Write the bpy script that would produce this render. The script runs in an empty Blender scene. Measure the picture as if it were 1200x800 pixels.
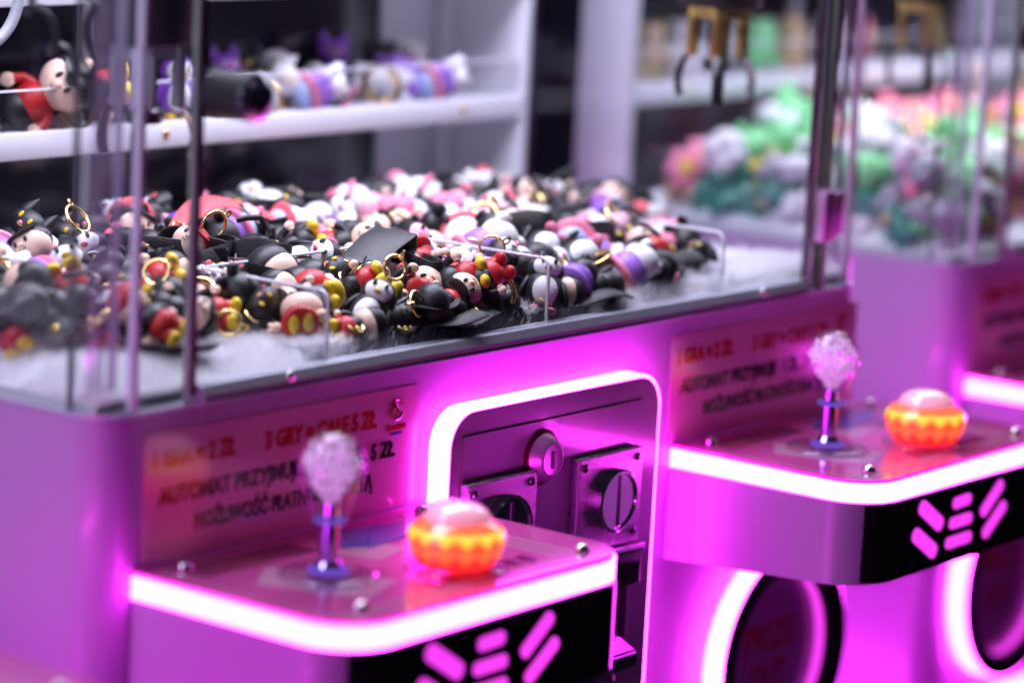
import bpy, bmesh, math, random
from math import pi, sin, cos, radians
from mathutils import Vector, Matrix, noise
random.seed(11)
scn = bpy.context.scene
COL = scn.collection

# ------------------------------------------------------------------ materials
def nodes_of(m):
    m.use_nodes = True
    return m.node_tree.nodes, m.node_tree.links

def mat(name, col, rough=.45, metal=0., coat=0., emit=None, estr=0., bump=0., bscale=200., spec=.5, var=0., vscale=30., sss=0., sheen=0.):
    m = bpy.data.materials.new(name)
    n, l = nodes_of(m)
    b = n['Principled BSDF']
    b.inputs['Base Color'].default_value = (*col, 1)
    b.inputs['Roughness'].default_value = rough
    b.inputs['Metallic'].default_value = metal
    b.inputs['Coat Weight'].default_value = coat
    b.inputs['Coat Roughness'].default_value = .06
    b.inputs['Specular IOR Level'].default_value = spec
    b.inputs['Sheen Weight'].default_value = sheen
    if sss:
        b.inputs['Subsurface Weight'].default_value = sss
        b.inputs['Subsurface Radius'].default_value = (.004, .003, .003)
    if emit:
        b.inputs['Emission Color'].default_value = (*emit, 1)
        b.inputs['Emission Strength'].default_value = estr
    tc = n.new('ShaderNodeTexCoord')
    if bump:
        t = n.new('ShaderNodeTexNoise'); t.inputs['Scale'].default_value = bscale; t.inputs['Detail'].default_value = 4
        l.new(tc.outputs['Object'], t.inputs['Vector'])
        bp = n.new('ShaderNodeBump'); bp.inputs['Strength'].default_value = bump; bp.inputs['Distance'].default_value = .001
        l.new(t.outputs['Fac'], bp.inputs['Height']); l.new(bp.outputs['Normal'], b.inputs['Normal'])
    if var:
        t = n.new('ShaderNodeTexNoise'); t.inputs['Scale'].default_value = vscale; t.inputs['Detail'].default_value = 5
        l.new(tc.outputs['Object'], t.inputs['Vector'])
        mp = n.new('ShaderNodeMapRange')
        mp.inputs['From Min'].default_value = .3; mp.inputs['From Max'].default_value = .7
        mp.inputs['To Min'].default_value = max(0., rough - var); mp.inputs['To Max'].default_value = rough + var
        l.new(t.outputs['Fac'], mp.inputs['Value']); l.new(mp.outputs['Result'], b.inputs['Roughness'])
    return m

def thin_glass(name, tint=(1, 1, 1), ior=1.45, rough=.02):
    m = bpy.data.materials.new(name)
    n, l = nodes_of(m)
    n.clear()
    o = n.new('ShaderNodeOutputMaterial'); mx = n.new('ShaderNodeMixShader')
    t = n.new('ShaderNodeBsdfTransparent'); t.inputs['Color'].default_value = (*tint, 1)
    g = n.new('ShaderNodeBsdfGlossy'); g.inputs['Roughness'].default_value = rough
    f = n.new('ShaderNodeFresnel')      # both faces of the sheet reflect like the outer one
    ge = n.new('ShaderNodeNewGeometry'); mi = n.new('ShaderNodeMapRange')
    mi.inputs['To Min'].default_value = ior; mi.inputs['To Max'].default_value = 1 / ior
    l.new(ge.outputs['Backfacing'], mi.inputs['Value']); l.new(mi.outputs['Result'], f.inputs['IOR'])
    l.new(f.outputs[0], mx.inputs[0]); l.new(t.outputs[0], mx.inputs[1]); l.new(g.outputs[0], mx.inputs[2])
    l.new(mx.outputs[0], o.inputs['Surface'])
    return m

def glass(name, col=(1, 1, 1), ior=1.49, rough=0.):
    m = bpy.data.materials.new(name)
    n, l = nodes_of(m)
    b = n['Principled BSDF']
    b.inputs['Base Color'].default_value = (*col, 1); b.inputs['Roughness'].default_value = rough
    b.inputs['IOR'].default_value = ior; b.inputs['Transmission Weight'].default_value = 1
    return m

def emitter(name, col, s):
    m = bpy.data.materials.new(name)
    n, l = nodes_of(m); n.clear()
    o = n.new('ShaderNodeOutputMaterial'); e = n.new('ShaderNodeEmission')
    e.inputs['Color'].default_value = (*col, 1); e.inputs['Strength'].default_value = s
    l.new(e.outputs[0], o.inputs['Surface'])
    return m

M = {}
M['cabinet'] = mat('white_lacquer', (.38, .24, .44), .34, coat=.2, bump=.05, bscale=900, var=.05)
M['white'] = mat('white_shelf_paint', (.74, .73, .80), .4, var=.06)
M['panel'] = mat('coin_panel_paint', (.29, .24, .31), .28, coat=.5, bump=.04, bscale=700)
M['black_gloss'] = mat('black_acrylic', (.012, .010, .014), .10, coat=.4)
M['black'] = mat('black_plastic', (.012, .012, .014), .42, bump=.1, bscale=500)
M['black_seal'] = mat('black_rubber_seal', (.01, .01, .012), .3)
M['chrome'] = mat('chrome', (.72, .70, .74), .12, 1., var=.05, vscale=60)
M['zinc'] = mat('grained_zinc', (.42, .38, .44), .26, 1., bump=.5, bscale=1500, var=.08)
M['alu'] = mat('anodised_aluminium', (.54, .54, .64), .42, .55, bump=.05, bscale=400)
M['gold'] = mat('gold_plating', (.95, .70, .28), .18, 1., var=.05, vscale=200)
M['bronze'] = mat('gold_anodised_bracket', (.72, .48, .16), .28, 1., var=.08)
M['steel_dark'] = mat('dark_steel', (.16, .14, .16), .3, 1.)
M['neon'] = emitter('magenta_neon_diffuser', (1., .043, .97), 23)
M['emblem'] = emitter('backlit_emblem', (1., .055, .96), 1.05)
M['white_led'] = emitter('white_led_strip', (.85, .88, 1.), 3.5)
M['glass'] = thin_glass('window_glass', (.97, .97, .985))
M['acryl'] = thin_glass('clear_acrylic_sheet', (.97, .97, .98), 1.4)
M['acryl_edge'] = mat('polished_acrylic_edge', (.82, .82, .9), .25, spec=.6)
M['acryl_bent'] = thin_glass('bent_acrylic', (.96, .95, .98), 1.55, .05)
M['glass_edge'] = glass('glass_edge', (.86, .9, .86), 1.45, .08)
M['back_glass'] = mat('dark_back_panel', (.012, .010, .018), .12, coat=.3)
M['poster'] = mat('pink_laminated_paper', (.58, .26, .44), .17, coat=.7, spec=.7)
M['poster'].node_tree.nodes['Principled BSDF'].inputs['Coat Roughness'].default_value = .13
M['ink_red'] = mat('red_ink', (.42, .012, .02), .14, coat=.8)
M['ink_black'] = mat('black_ink', (.02, .014, .02), .14, coat=.8)
M['ink_blue'] = mat('blue_ink', (.06, .05, .4), .14, coat=.8)
M['plate'] = mat('printed_console_plate', (.75, .11, .44), .12, coat=.9)
M['print_light'] = mat('print_pale_pink', (.74, .34, .56), .12, coat=.9)
M['print_dark'] = mat('print_maroon', (.16, .018, .07), .12, coat=.9)
M['print_blue'] = mat('print_blue', (.10, .12, .62), .12, coat=.9)
M['screw'] = mat('screw_steel', (.75, .72, .74), .18, 1.)
M['btn_cap'] = mat('pink_frosted_cap', (.85, .50, .62), .12, coat=1., emit=(1., .30, .42), estr=.62)
M['clear'] = glass('clear_plastic', (1., .97, 1.), 1.45, .02)
M['bubble'] = mat('glowing_bubble', (.90, .84, .96), .08, coat=1., spec=1., emit=(.86, .52, 1.), estr=.20)  # own glow stands in for LED light scattered inside the knob
M['stick_lamp'] = emitter('violet_joystick_lamp', (.26, .12, .9), .6)
M['shaft'] = mat('violet_chrome', (.52, .42, .88), .16, 1.)
M['knob'] = thin_glass('clear_knob_acrylic', (.96, .93, .97), 1.55, .03)
def streak(name, col, clear):  # part-clear colour imitating a streak of light in the corner glass
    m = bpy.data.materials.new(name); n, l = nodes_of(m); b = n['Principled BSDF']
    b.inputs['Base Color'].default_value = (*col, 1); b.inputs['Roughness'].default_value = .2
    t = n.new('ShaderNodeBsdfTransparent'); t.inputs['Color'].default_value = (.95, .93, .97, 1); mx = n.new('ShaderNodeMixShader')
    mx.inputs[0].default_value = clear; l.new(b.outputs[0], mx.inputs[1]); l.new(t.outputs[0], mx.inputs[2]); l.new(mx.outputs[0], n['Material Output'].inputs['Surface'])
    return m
M['streak_mauve'] = streak('mauve_glass_streak', (.46, .40, .50), .72)
M['streak_pale'] = streak('pale_glass_streak', (.84, .82, .92), .48)
M['glass_rim'] = mat('ground_glass_rim', (.34, .46, .34), .3, spec=.7)
M['dome'] = mat('dark_chrome_dome', (.30, .26, .32), .12, 1.)
M['hinge'] = mat('satin_hinge_metal', (.62, .38, .60), .38, .7)
M['chute'] = mat('chute_flap', (.34, .16, .34), .3, coat=.4)
M['ring_black'] = mat('black_ring', (.010, .008, .012), .35)
M['lock_ring'] = mat('red_brass_ring', (.30, .05, .08), .3, .8)
M['maroon'] = mat('maroon_wall_paint', (.16, .02, .07), .7, bump=.1, bscale=60)
M['floor'] = mat('dark_vinyl_floor', (.06, .055, .07), .35, bump=.1, bscale=40)
M['hair'] = bpy.data.materials.new('faux_fur_hair')
_n, _l = nodes_of(M['hair']); _n.clear()
_o = _n.new('ShaderNodeOutputMaterial'); _m = _n.new('ShaderNodeMixShader'); _d = _n.new('ShaderNodeBsdfDiffuse'); _t = _n.new('ShaderNodeBsdfTranslucent')
_d.inputs['Color'].default_value = (.93, .92, .95, 1); _t.inputs['Color'].default_value = (.93, .92, .95, 1); _m.inputs[0].default_value = .5
_l.new(_d.outputs[0], _m.inputs[1]); _l.new(_t.outputs[0], _m.inputs[2]); _l.new(_m.outputs[0], _o.inputs['Surface'])
M['fur'] = mat('white_faux_fur', (.90, .89, .93), .8, sheen=.5)
# rubber charms
def rub(n, c, r=.42): M[n] = mat('rubber_' + n, c, r, spec=.45, sss=.0, var=.05, vscale=120)
rub('cream', (.86, .60, .47)); rub('rblack', (.008, .0075, .010), .42); rub('red', (.52, .018, .022)); rub('yellow', (.86, .60, .03))
rub('rwhite', (.84, .82, .84)); rub('pink', (.84, .23, .36)); rub('coral', (.80, .12, .15), .5); rub('lilac', (.36, .17, .66)); rub('palepink', (.85, .47, .62))
rub('paleblue', (.42, .55, .85)); rub('mint', (.25, .74, .30)); rub('teal', (.03, .24, .17)); rub('tan', (.62, .44, .26)); rub('grey', (.35, .36, .40)); rub('orange', (.8, .30, .08)); rub('purple', (.22, .06, .48))
M['leather'] = mat('black_leather', (.010, .0095, .012), .40, bump=.5, bscale=900, spec=.45)
M['coral_leather'] = mat('coral_leather', (.72, .10, .12), .45, bump=.5, bscale=900)
M['silver'] = mat('silver_wire', (.8, .8, .84), .2, 1.)

# ------------------------------------------------------------------ mesh helpers
def finish(bm, name, mats, smooth=True, angle=40):
    bmesh.ops.remove_doubles(bm, verts=bm.verts, dist=1e-6)
    bmesh.ops.recalc_face_normals(bm, faces=bm.faces)
    me = bpy.data.meshes.new(name)
    bm.to_mesh(me); bm.free()
    if not isinstance(mats, (list, tuple)): mats = [mats]
    for m in mats: me.materials.append(M[m] if isinstance(m, str) else m)
    if smooth:
        for p in me.polygons: p.use_smooth = True
        me.set_sharp_from_angle(angle=radians(angle))
    return me

def link(name, me, parent=None, loc=(0, 0, 0), rot=(0, 0, 0)):
    o = bpy.data.objects.new(name, me); COL.objects.link(o)
    o.location = loc; o.rotation_euler = rot
    if parent: o.parent = parent
    return o

def tag(o, label, cat, group=None, kind=None):
    o['label'] = label; o['category'] = cat
    if group: o['group'] = group
    if kind: o['kind'] = kind
    return o

def box(bm, x0, x1, y0, y1, z0, z1, bev=0., seg=2, mi=0):
    r = bmesh.ops.create_cube(bm, size=1)
    vs = r['verts']
    for v in vs:
        v.co = Vector(((x0 + x1) / 2 + v.co.x * (x1 - x0), (y0 + y1) / 2 + v.co.y * (y1 - y0), (z0 + z1) / 2 + v.co.z * (z1 - z0)))
    fs = {f for v in vs for f in v.link_faces}
    if bev:
        es = list({e for v in vs for e in v.link_edges})
        g = bmesh.ops.bevel(bm, geom=es, offset=bev, segments=seg, affect='EDGES', profile=.5)
        fs = {f for f in fs if f.is_valid} | set(g['faces'])
    for f in fs: f.material_index = mi

def ell(bm, c, r, seg=20, rings=12, rot=None, mi=0):
    g = bmesh.ops.create_uvsphere(bm, u_segments=seg, v_segments=rings, radius=1)
    m = Matrix.Translation(Vector(c)) @ (rot.to_4x4() if rot else Matrix.Identity(4)) @ Matrix.Diagonal((*r, 1))
    bmesh.ops.transform(bm, matrix=m, verts=g['verts'])
    for v in g['verts']:
        for f in v.link_faces: f.material_index = mi

def tube(bm, pts, r, n=8, closed=False, r2=None, cap=True):
    pts = [Vector(p) for p in pts]
    N = len(pts); rings = []
    up = Vector((0, 0, 1)); prev = None
    for i, p in enumerate(pts):
        if closed: t = pts[(i + 1) % N] - pts[i - 1]
        else: t = pts[min(i + 1, N - 1)] - pts[max(i - 1, 0)]
        t.normalize()
        if prev is None:
            a = up if abs(t.dot(up)) < .9 else Vector((1, 0, 0))
            u = t.cross(a).normalized()
        else: u = (prev - t * prev.dot(t)).normalized()
        prev = u; w = t.cross(u)
        rr = r if r2 is None else r + (r2 - r) * i / (N - 1)
        if callable(r): rr = r(i / (N - 1))
        rings.append([bm.verts.new(p + (u * cos(2 * pi * k / n) + w * sin(2 * pi * k / n)) * rr) for k in range(n)])
    for i in range(N if closed else N - 1):
        a, b = rings[i], rings[(i + 1) % N]
        off = 0
        if closed and i == N - 1:
            off = min(range(n), key=lambda s: sum((a[k].co - b[(k + s) % n].co).length for k in range(n)))
        for k in range(n):
            bm.faces.new((a[k], a[(k + 1) % n], b[(k + 1 + off) % n], b[(k + off) % n]))
    if not closed and cap:
        bm.faces.new(rings[0][::-1]); bm.faces.new(rings[-1])

def ribbon(bm, pts, width, th, wdir=None):
    """flat band swept along pts, width along wdir (list or vector)"""
    pts = [Vector(p) for p in pts]; N = len(pts); rings = []
    for i, p in enumerate(pts):
        t = (pts[min(i + 1, N - 1)] - pts[max(i - 1, 0)]).normalized()
        w = Vector(wdir[i] if isinstance(wdir, list) else wdir); w = (w - t * w.dot(t)).normalized(); nrm = t.cross(w)
        e = th * .5; h = width / 2
        prof = [(-h, -e * .5), (-h + e, -e), (h - e, -e), (h, -e * .5), (h, e * .5), (h - e, e), (-h + e, e), (-h, e * .5)]
        rings.append([bm.verts.new(p + w * a + nrm * b) for a, b in prof])
    for i in range(N - 1):
        for k in range(8):
            bm.faces.new((rings[i][k], rings[i][(k + 1) % 8], rings[i + 1][(k + 1) % 8], rings[i + 1][k]))
    bm.faces.new(rings[0][::-1]); bm.faces.new(rings[-1])

def lathe(bm, prof, n=40, c=(0, 0, 0), axis='z', mod=None, mi=0, cap=True):
    rings = []
    for j, (r, z) in enumerate(prof):
        ring = []
        for k in range(n):
            a = 2 * pi * k / n
            rr = r * (mod(a, j) if mod else 1)
            x, y = rr * cos(a), rr * sin(a)
            p = (x, y, z) if axis == 'z' else (x, -z, y)     # axis 'y': profile height runs toward -y
            ring.append(bm.verts.new((c[0] + p[0], c[1] + p[1], c[2] + p[2])))
        rings.append(ring)
    for a, b in zip(rings, rings[1:]):
        for k in range(n):
            f = bm.faces.new((a[k], a[(k + 1) % n], b[(k + 1) % n], b[k])); f.material_index = mi
    if not cap: return
    if prof[0][0] > 1e-5: bm.faces.new(rings[0][::-1]).material_index = mi
    if prof[-1][0] > 1e-5: bm.faces.new(rings[-1]).material_index = mi

def rrect(x0, x1, y0, y1, r, seg=8, corners=(1, 1, 1, 1)):
    """counter-clockwise rounded rectangle; corners: (x0y0, x1y0, x1y1, x0y1)"""
    pts = []
    for (cx, cy, a0, use) in ((x0 + r, y0 + r, pi, corners[0]), (x1 - r, y0 + r, 1.5 * pi, corners[1]), (x1 - r, y1 - r, 0, corners[2]), (x0 + r, y1 - r, .5 * pi, corners[3])):
        if use:
            for i in range(seg + 1):
                a = a0 + .5 * pi * i / seg; pts.append((cx + r * cos(a), cy + r * sin(a)))
        else:
            pts.append((cx + (r if cx > (x0 + x1) / 2 else -r), cy + (r if cy > (y0 + y1) / 2 else -r)))
    return pts

def prism(bm, outline, a, b, plane='xy', caps=(1, 1), mi=0, zb=None):
    def P(p, h): return (p[0], p[1], h) if plane == 'xy' else (p[0], h, p[1])
    A = [bm.verts.new(P(p, a if zb is None else zb(p))) for p in outline]; B = [bm.verts.new(P(p, b)) for p in outline]
    n = len(outline)
    for i in range(n):
        bm.faces.new((A[i], A[(i + 1) % n], B[(i + 1) % n], B[i])).material_index = mi
    if caps[0]: bm.faces.new(A[::-1]).material_index = mi
    if caps[1]: bm.faces.new(B).material_index = mi

def wallband(bm, path, off, z0, z1):
    """a solid strip of thickness off built along an open xy path (outward = left-hand side of walk reversed)"""
    n = len(path); P = [Vector((*p, 0)) for p in path]; nr = []
    for i in range(n):
        t = (P[min(i + 1, n - 1)] - P[max(i - 1, 0)]).normalized(); nr.append(Vector((t.y, -t.x, 0)))
    V = []
    for p, d in zip(P, nr):
        q = p + d * off
        V.append([bm.verts.new((p.x, p.y, z0)), bm.verts.new((q.x, q.y, z0)), bm.verts.new((q.x, q.y, z1)), bm.verts.new((p.x, p.y, z1))])
    for a, b in zip(V, V[1:]):
        for k in range(4): bm.faces.new((a[k], a[(k + 1) % 4], b[(k + 1) % 4], b[k]))
    bm.faces.new(V[0][::-1]); bm.faces.new(V[-1])

def mk(name, mats, parent, fn, loc=(0, 0, 0), rot=(0, 0, 0), **kw):
    bm = bmesh.new(); fn(bm)
    return link(name, finish(bm, name, mats, **kw), parent, loc, rot)

def copy_tree(o, parent=None):
    c = o.copy(); COL.objects.link(c)
    if parent: c.parent = parent
    for ch in list(o.children): copy_tree(ch, c)
    return c

def empty(name, loc, rot=(0, 0, 0)):
    o = bpy.data.objects.new(name, None); COL.objects.link(o); o.location = loc; o.rotation_euler = rot
    o.empty_display_size = .02
    return o

def lamp_lens(name, lo, hi, edge, n_spots, k):
    """lens lit from inside by a ring of lamps: hi where a lamp sits behind it, lo between and at the rim"""
    m = bpy.data.materials.new(name); n, l = nodes_of(m); b = n['Principled BSDF']
    b.inputs['Base Color'].default_value = (*lo, 1); b.inputs['Roughness'].default_value = .18; b.inputs['Coat Weight'].default_value = .6
    tc = n.new('ShaderNodeTexCoord'); sp = n.new('ShaderNodeSeparateXYZ'); l.new(tc.outputs['Generated'], sp.inputs[0])
    def mth(op, a, b_=None, c_=None):
        q = n.new('ShaderNodeMath'); q.operation = op
        for i, v in enumerate((a, b_, c_)):
            if v is None: continue
            if isinstance(v, (int, float)): q.inputs[i].default_value = v
            else: l.new(v, q.inputs[i])
        return q.outputs[0]
    an = mth('ARCTAN2', mth('SUBTRACT', sp.outputs['Y'], .5), mth('SUBTRACT', sp.outputs['X'], .5))
    co = mth('MULTIPLY_ADD', mth('COSINE', mth('MULTIPLY', an, n_spots)), .5, .5)
    h = mth('ADD', sp.outputs['Z'], mth('MULTIPLY', co, .38))
    mr = n.new('ShaderNodeMapRange'); mr.interpolation_type = 'SMOOTHSTEP'
    mr.inputs['From Min'].default_value = edge[0]; mr.inputs['From Max'].default_value = edge[1]; l.new(h, mr.inputs['Value'])
    mx = n.new('ShaderNodeMix'); mx.data_type = 'RGBA'
    mx.inputs['A'].default_value = (*lo, 1); mx.inputs['B'].default_value = (*hi, 1); l.new(mr.outputs['Result'], mx.inputs['Factor'])
    l.new(mx.outputs['Result'], b.inputs['Emission Color']); b.inputs['Emission Strength'].default_value = k
    return m

def text_mesh(body, width, height, bold=0., name='lettering', m='ink_black'):
    """lettering as a thin mesh in the xz plane, left end of the baseline at the origin, scaled to width x cap height"""
    cu = bpy.data.curves.new(name, 'FONT'); cu.body = body; cu.size = 1; cu.offset = bold; cu.extrude = .012; cu.resolution_u = 3
    ob = bpy.data.objects.new('text_source', cu); COL.objects.link(ob)
    dg = bpy.context.evaluated_depsgraph_get()
    me = bpy.data.meshes.new_from_object(ob.evaluated_get(dg))
    bpy.data.objects.remove(ob); bpy.data.curves.remove(cu)
    xs = [v.co.x for v in me.vertices]
    x0, x1 = min(xs), max(xs); cap = .729
    for v in me.vertices:
        x, y, z = v.co
        v.co = ((x - x0) / (x1 - x0) * width, -z * .012, y / cap * height)
    me.materials.clear(); me.materials.append(M[m]); me.name = name
    return me

M['btn_low'] = lamp_lens('red_lamp_lens', (.95, .018, .02), (1., .13, .03), (.45, 1.1), 14, 1.3)
M['btn_mid'] = lamp_lens('yellow_lamp_lens', (1., .055, .02), (1.15, .66, .075), (.28, 1.2), 14, 1.3)
M['btn_mid2'] = lamp_lens('orange_lamp_lens', (1., .24, .04), (1., .07, .06), (.1, .6), 14, 1.1)
# ------------------------------------------------------------------ setting
def s_floor(bm): box(bm, -6, 7, -4, 5, -1.02, -.95)
o = mk('floor', 'floor', None, s_floor, smooth=False); o['kind'] = 'structure'
def s_wall(bm): box(bm, -6, 7, 1.30, 1.40, -.9502, 2.4)
o = mk('wall', 'maroon', None, s_wall, smooth=False); tag(o, 'dark maroon room wall behind the row of machines', 'wall', kind='structure')

# ------------------------------------------------------------------ claw machine
W, DEP, GTOP = .745, .42, .50
CX = (.0255, .5164)      # left ends of the two consoles
CW, CY = .245, .151      # console width and projection
machine = empty('claw_machine', (0, 0, -.95))
Z0 = .95                 # parts are written with z = 0 at the ledge of the glass
def P(name, mats, fn, parent=machine, **kw):
    loc = (0, 0, Z0) if parent is machine else (0, 0, 0)
    return mk(name, mats, parent, fn, loc=loc, **kw)

def f(bm):
    prism(bm, rrect(0, W, 0, DEP, .024, 10, (1, 1, 0, 0)), -.92, 0)
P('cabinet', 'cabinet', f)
def f(bm):
    prism(bm, rrect(.02, W - .02, .03, DEP - .02, .01), -.95, -.9202)
P('plinth', 'black', f)
# sill and inside floor
def f(bm):
    prism(bm, rrect(.0005, W - .0005, -.001, DEP, .0235, 10, (1, 1, 0, 0)), .0002, .0024)
P('glass_sill', 'alu', f)
def f(bm): box(bm, .008, W - .008, .012, .395, .0026, .006)
P('prize_floor', 'white', f)
# glass
def f(bm): box(bm, .0015, .0055, .0270, .300, .0026, GTOP)
P('side_glass', 'glass', f, smooth=False)
def f(bm): box(bm, W - .0055, W - .0015, .0270, .300, .0026, GTOP)
P('side_glass', 'glass', f, smooth=False)
def arc(cx, cy, r, a0, a1, n=14): return [(cx + r * cos(a0 + (a1 - a0) * i / n), cy + r * sin(a0 + (a1 - a0) * i / n)) for i in range(n + 1)]
def f(bm):
    pts = arc(.0255, .0255, .0255, pi, 1.46 * pi) + arc(.0255, .0255, .0150, 1.46 * pi, pi)
    prism(bm, pts, .0026, GTOP)
P('corner_glass', 'acryl_bent', f)
def f(bm):
    pts = arc(W - .0255, .0255, .0255, 1.5 * pi, 2 * pi) + arc(W - .0255, .0255, .0150, 2 * pi, 1.5 * pi)
    prism(bm, pts, .0026, GTOP)
P('corner_glass', 'acryl_bent', f)
def f(bm): box(bm, .0268, .0590, .0005, .0045, .0026, GTOP)
P('fixed_glass', 'glass', f, smooth=False)
def f(bm): box(bm, .0628, .0656, -.0008, .0036, .0026, GTOP, .0008)
P('glass_edge_strip', 'glass_rim', f)
def f(bm): box(bm, .6905, W - .0268, .0005, .0045, .0026, GTOP)
P('fixed_glass', 'glass', f, smooth=False)
def f(bm): box(bm, .686, .6903, -.0005, .0065, .0026, GTOP, .0008)
P('glass_edge_strip', 'glass_rim', f)
def f(bm):   # bright tubes behind the hinge side
    tube(bm, [(.6800, .004, .0026), (.6800, .004, GTOP)], .0032, 12)
P('hinge_rod', 'chrome', f)
P('corner_seam', 'black_seal', lambda bm: box(bm, .0016, .0056, .0257, .0263, .0027, GTOP - .0002))
P('corner_seam', 'acryl_edge', lambda bm: box(bm, .0232, .0266, .0002, .0050, .0027, GTOP - .0002))
P('corner_seam', 'hinge', lambda bm: box(bm, W - .0060, W - .0012, .0256, .0266, .0027, GTOP - .0002))
P('corner_seam', 'hinge', lambda bm: box(bm, W - .0266, W - .0252, .0002, .0050, .0027, GTOP - .0002))
for a0, a1, mm in ((pi * 1.03, pi * 1.27, 'streak_mauve'), (pi * 1.32, pi * 1.455, 'streak_pale')):  # bands added inside the corner, coloured like light streaks in bent acrylic
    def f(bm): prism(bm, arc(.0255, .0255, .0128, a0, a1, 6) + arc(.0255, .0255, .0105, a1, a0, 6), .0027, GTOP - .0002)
    P('corner_streak', mm, f)
# door
door = P('glass_door', 'glass', lambda bm: box(bm, .0695, .6635, -.0010, .0030, .0125, GTOP), smooth=False)
def f(bm): box(bm, .0660, .0692, -.0012, .0032, .0062, GTOP, .0012)
mk('door_seal', 'black_seal', door, f)
def f(bm): box(bm, .6638, .6690, -.0016, .0034, .0062, GTOP, .0012)
mk('door_stile', 'steel_dark', door, f)
def f(bm):
    pr = [(-.0075, .0026), (-.0075, .0034), (-.0050, .0040), (-.0050, .0046), (-.0070, .0050), (-.0066, .0074), (-.0035, .0118), (-.0012, .0124), (.0050, .0124), (.0050, .0026)]
    A = [bm.verts.new((.0693, y, z)) for y, z in pr]; B = [bm.verts.new((.6636, y, z)) for y, z in pr]
    n = len(pr)
    for i in range(n): bm.faces.new((A[i], A[(i + 1) % n], B[(i + 1) % n], B[i]))
    bm.faces.new(A[::-1]); bm.faces.new(B)
mk('door_rail', 'alu', door, f, angle=20)
def f(bm): ell(bm, (.1375, -.0062, .0092), (.0034, .0026, .0034), 14, 8)
mk('rail_rivet', 'screw', door, f)
def f(bm): ell(bm, (.6060, -.0062, .0092), (.0034, .0026, .0034), 14, 8)
mk('rail_rivet', 'screw', door, f)
def f(bm):
    lathe(bm, [(.0125, .002), (.0125, .024), (.0128, .026), (.0128, .0290), (.0116, .0302)], 36, (.0760, 0, .1662), 'y')
lk = mk('door_lock', 'black', door, f)
def f(bm): lathe(bm, [(.0126, .0296), (.0127, .0306), (.0118, .0318), (.0094, .0336), (.0090, .0322)], 36, (.0760, 0, .1662), 'y')
mk('lock_collar', 'chrome', lk, f)
def f(bm): lathe(bm, [(.0094, .0312), (.0092, .0330), (.0082, .0344), (.0062, .0354), (.0032, .0360), (.0001, .0361)], 30, (.0760, 0, .1662), 'y')
mk('lock_face', 'dome', lk, f)
def f(bm):
    box(bm, .6660, .6790, -.0120, -.0036, .0380, .0725, .0012)
    box(bm, .6792, .6990, -.0070, -.0006, .0405, .0700, .0010)
    box(bm, .6845, .6900, -.0092, -.0068, .0405, .0700, .0008)
mk('door_hinge', 'hinge', door, f)
# back of the prize chamber: posts, dark panel, shelves
def post(x0, x1, s):
    def f(bm):
        box(bm, x0, x1, .3005, .334, .0062, GTOP, .002)
        box(bm, x0 + (.004 if s > 0 else 0), x1 - (0 if s > 0 else .004), .3345, .372, .0062, GTOP, .003)
        xx = (x0 - .004, x1 - .001) if s > 0 else (x0 + .001, x1 + .004)
        box(bm, *xx, .3725, .388, .0062, GTOP, .003)
    P('corner_post', 'white', f)
post(W - .010, W - .001, 1)
def f(bm):
    box(bm, .001, .010, .3005, .352, .0062, GTOP, .002)
P('corner_post', 'white', f)
def f(bm): box(bm, .0160, W - .011, .389, .394, .0062, GTOP); box(bm, .0012, .0158, .3524, .394, .0062, GTOP)
P('back_panel', 'back_glass', f, smooth=False)
def f(bm): box(bm, .36, .374, .3855, .3888, .0062, GTOP, .001)
P('back_mullion', 'white', f)
def f(bm): box(bm, W - .075, W - .0145, .3855, .3888, .0062, GTOP, .001)
P('back_pilaster', 'white', f)
def shelf(z, led):
    def f(bm):
        box(bm, .011, W - .0112, .3012, .384, z + .0110, z + .0140, .0006)
        box(bm, .011, W - .0112, .3005, .3045, z, z + .0170, .0012)
    s = P('display_shelf', 'white', f)
    for x in (.085, .355, .665):
        def f(bm): ell(bm, (x, .3003, z + .009), (.0032, .0014, .0032), 12, 8)
        mk('shelf_screw', 'bronze', s, f)
    def f(bm):
        box(bm, .012, W - .0115, .3052, .3072, z + .0142, z + .042)
    g = mk('shelf_guard', 'acryl', s, f, smooth=False)
    def f(bm): box(bm, .012, W - .0115, .3050, .3074, z + .0421, z + .0432)
    mk('guard_edge', 'acryl_edge', s, f)
    if led:
        def f(bm): box(bm, .03, W - .03, .3060, .314, z + .0072, z + .0105, .001)
        mk('led_strip', 'white_led', s, f)
shelf(.0865, False); shelf(.1815, True)
# acrylic dividers round the drop area, rounded upper front corners
for x in (.1805, .3835, .5725):
    def f(bm):
        pts = [(.006, .0064), (.1015, .0064), (.1015, .0500)] + [(.012 + .006 * cos(a), .0440 + .006 * sin(a)) for a in [pi / 2 + pi / 2 * i / 6 for i in range(7)]]
        A = [bm.verts.new((x - .001, a, b)) for a, b in pts]; B = [bm.verts.new((x + .001, a, b)) for a, b in pts]; n = len(pts)
        for i in range(n): bm.faces.new((A[i], A[(i + 1) % n], B[(i + 1) % n], B[i]))
        bm.faces.new(A[::-1]); bm.faces.new(B)
    d = P('divider', 'acryl', f, smooth=False)
    def f(bm):
        tube(bm, [(x, .0058, .0064)] + [(x, .012 + .0062 * cos(a), .0440 + .0062 * sin(a)) for a in [pi - pi / 2 * i / 6 for i in range(7)]], .0011, 8)
        tube(bm, [(x, .013, .0502), (x, .1015, .0502)], .0010, 6)
    mk('divider_edge', 'acryl_edge', d, f)
def f(bm): box(bm, .182, .382, .1020, .1040, .0064, .050)
d = P('divider', 'acryl', f, smooth=False)
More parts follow.
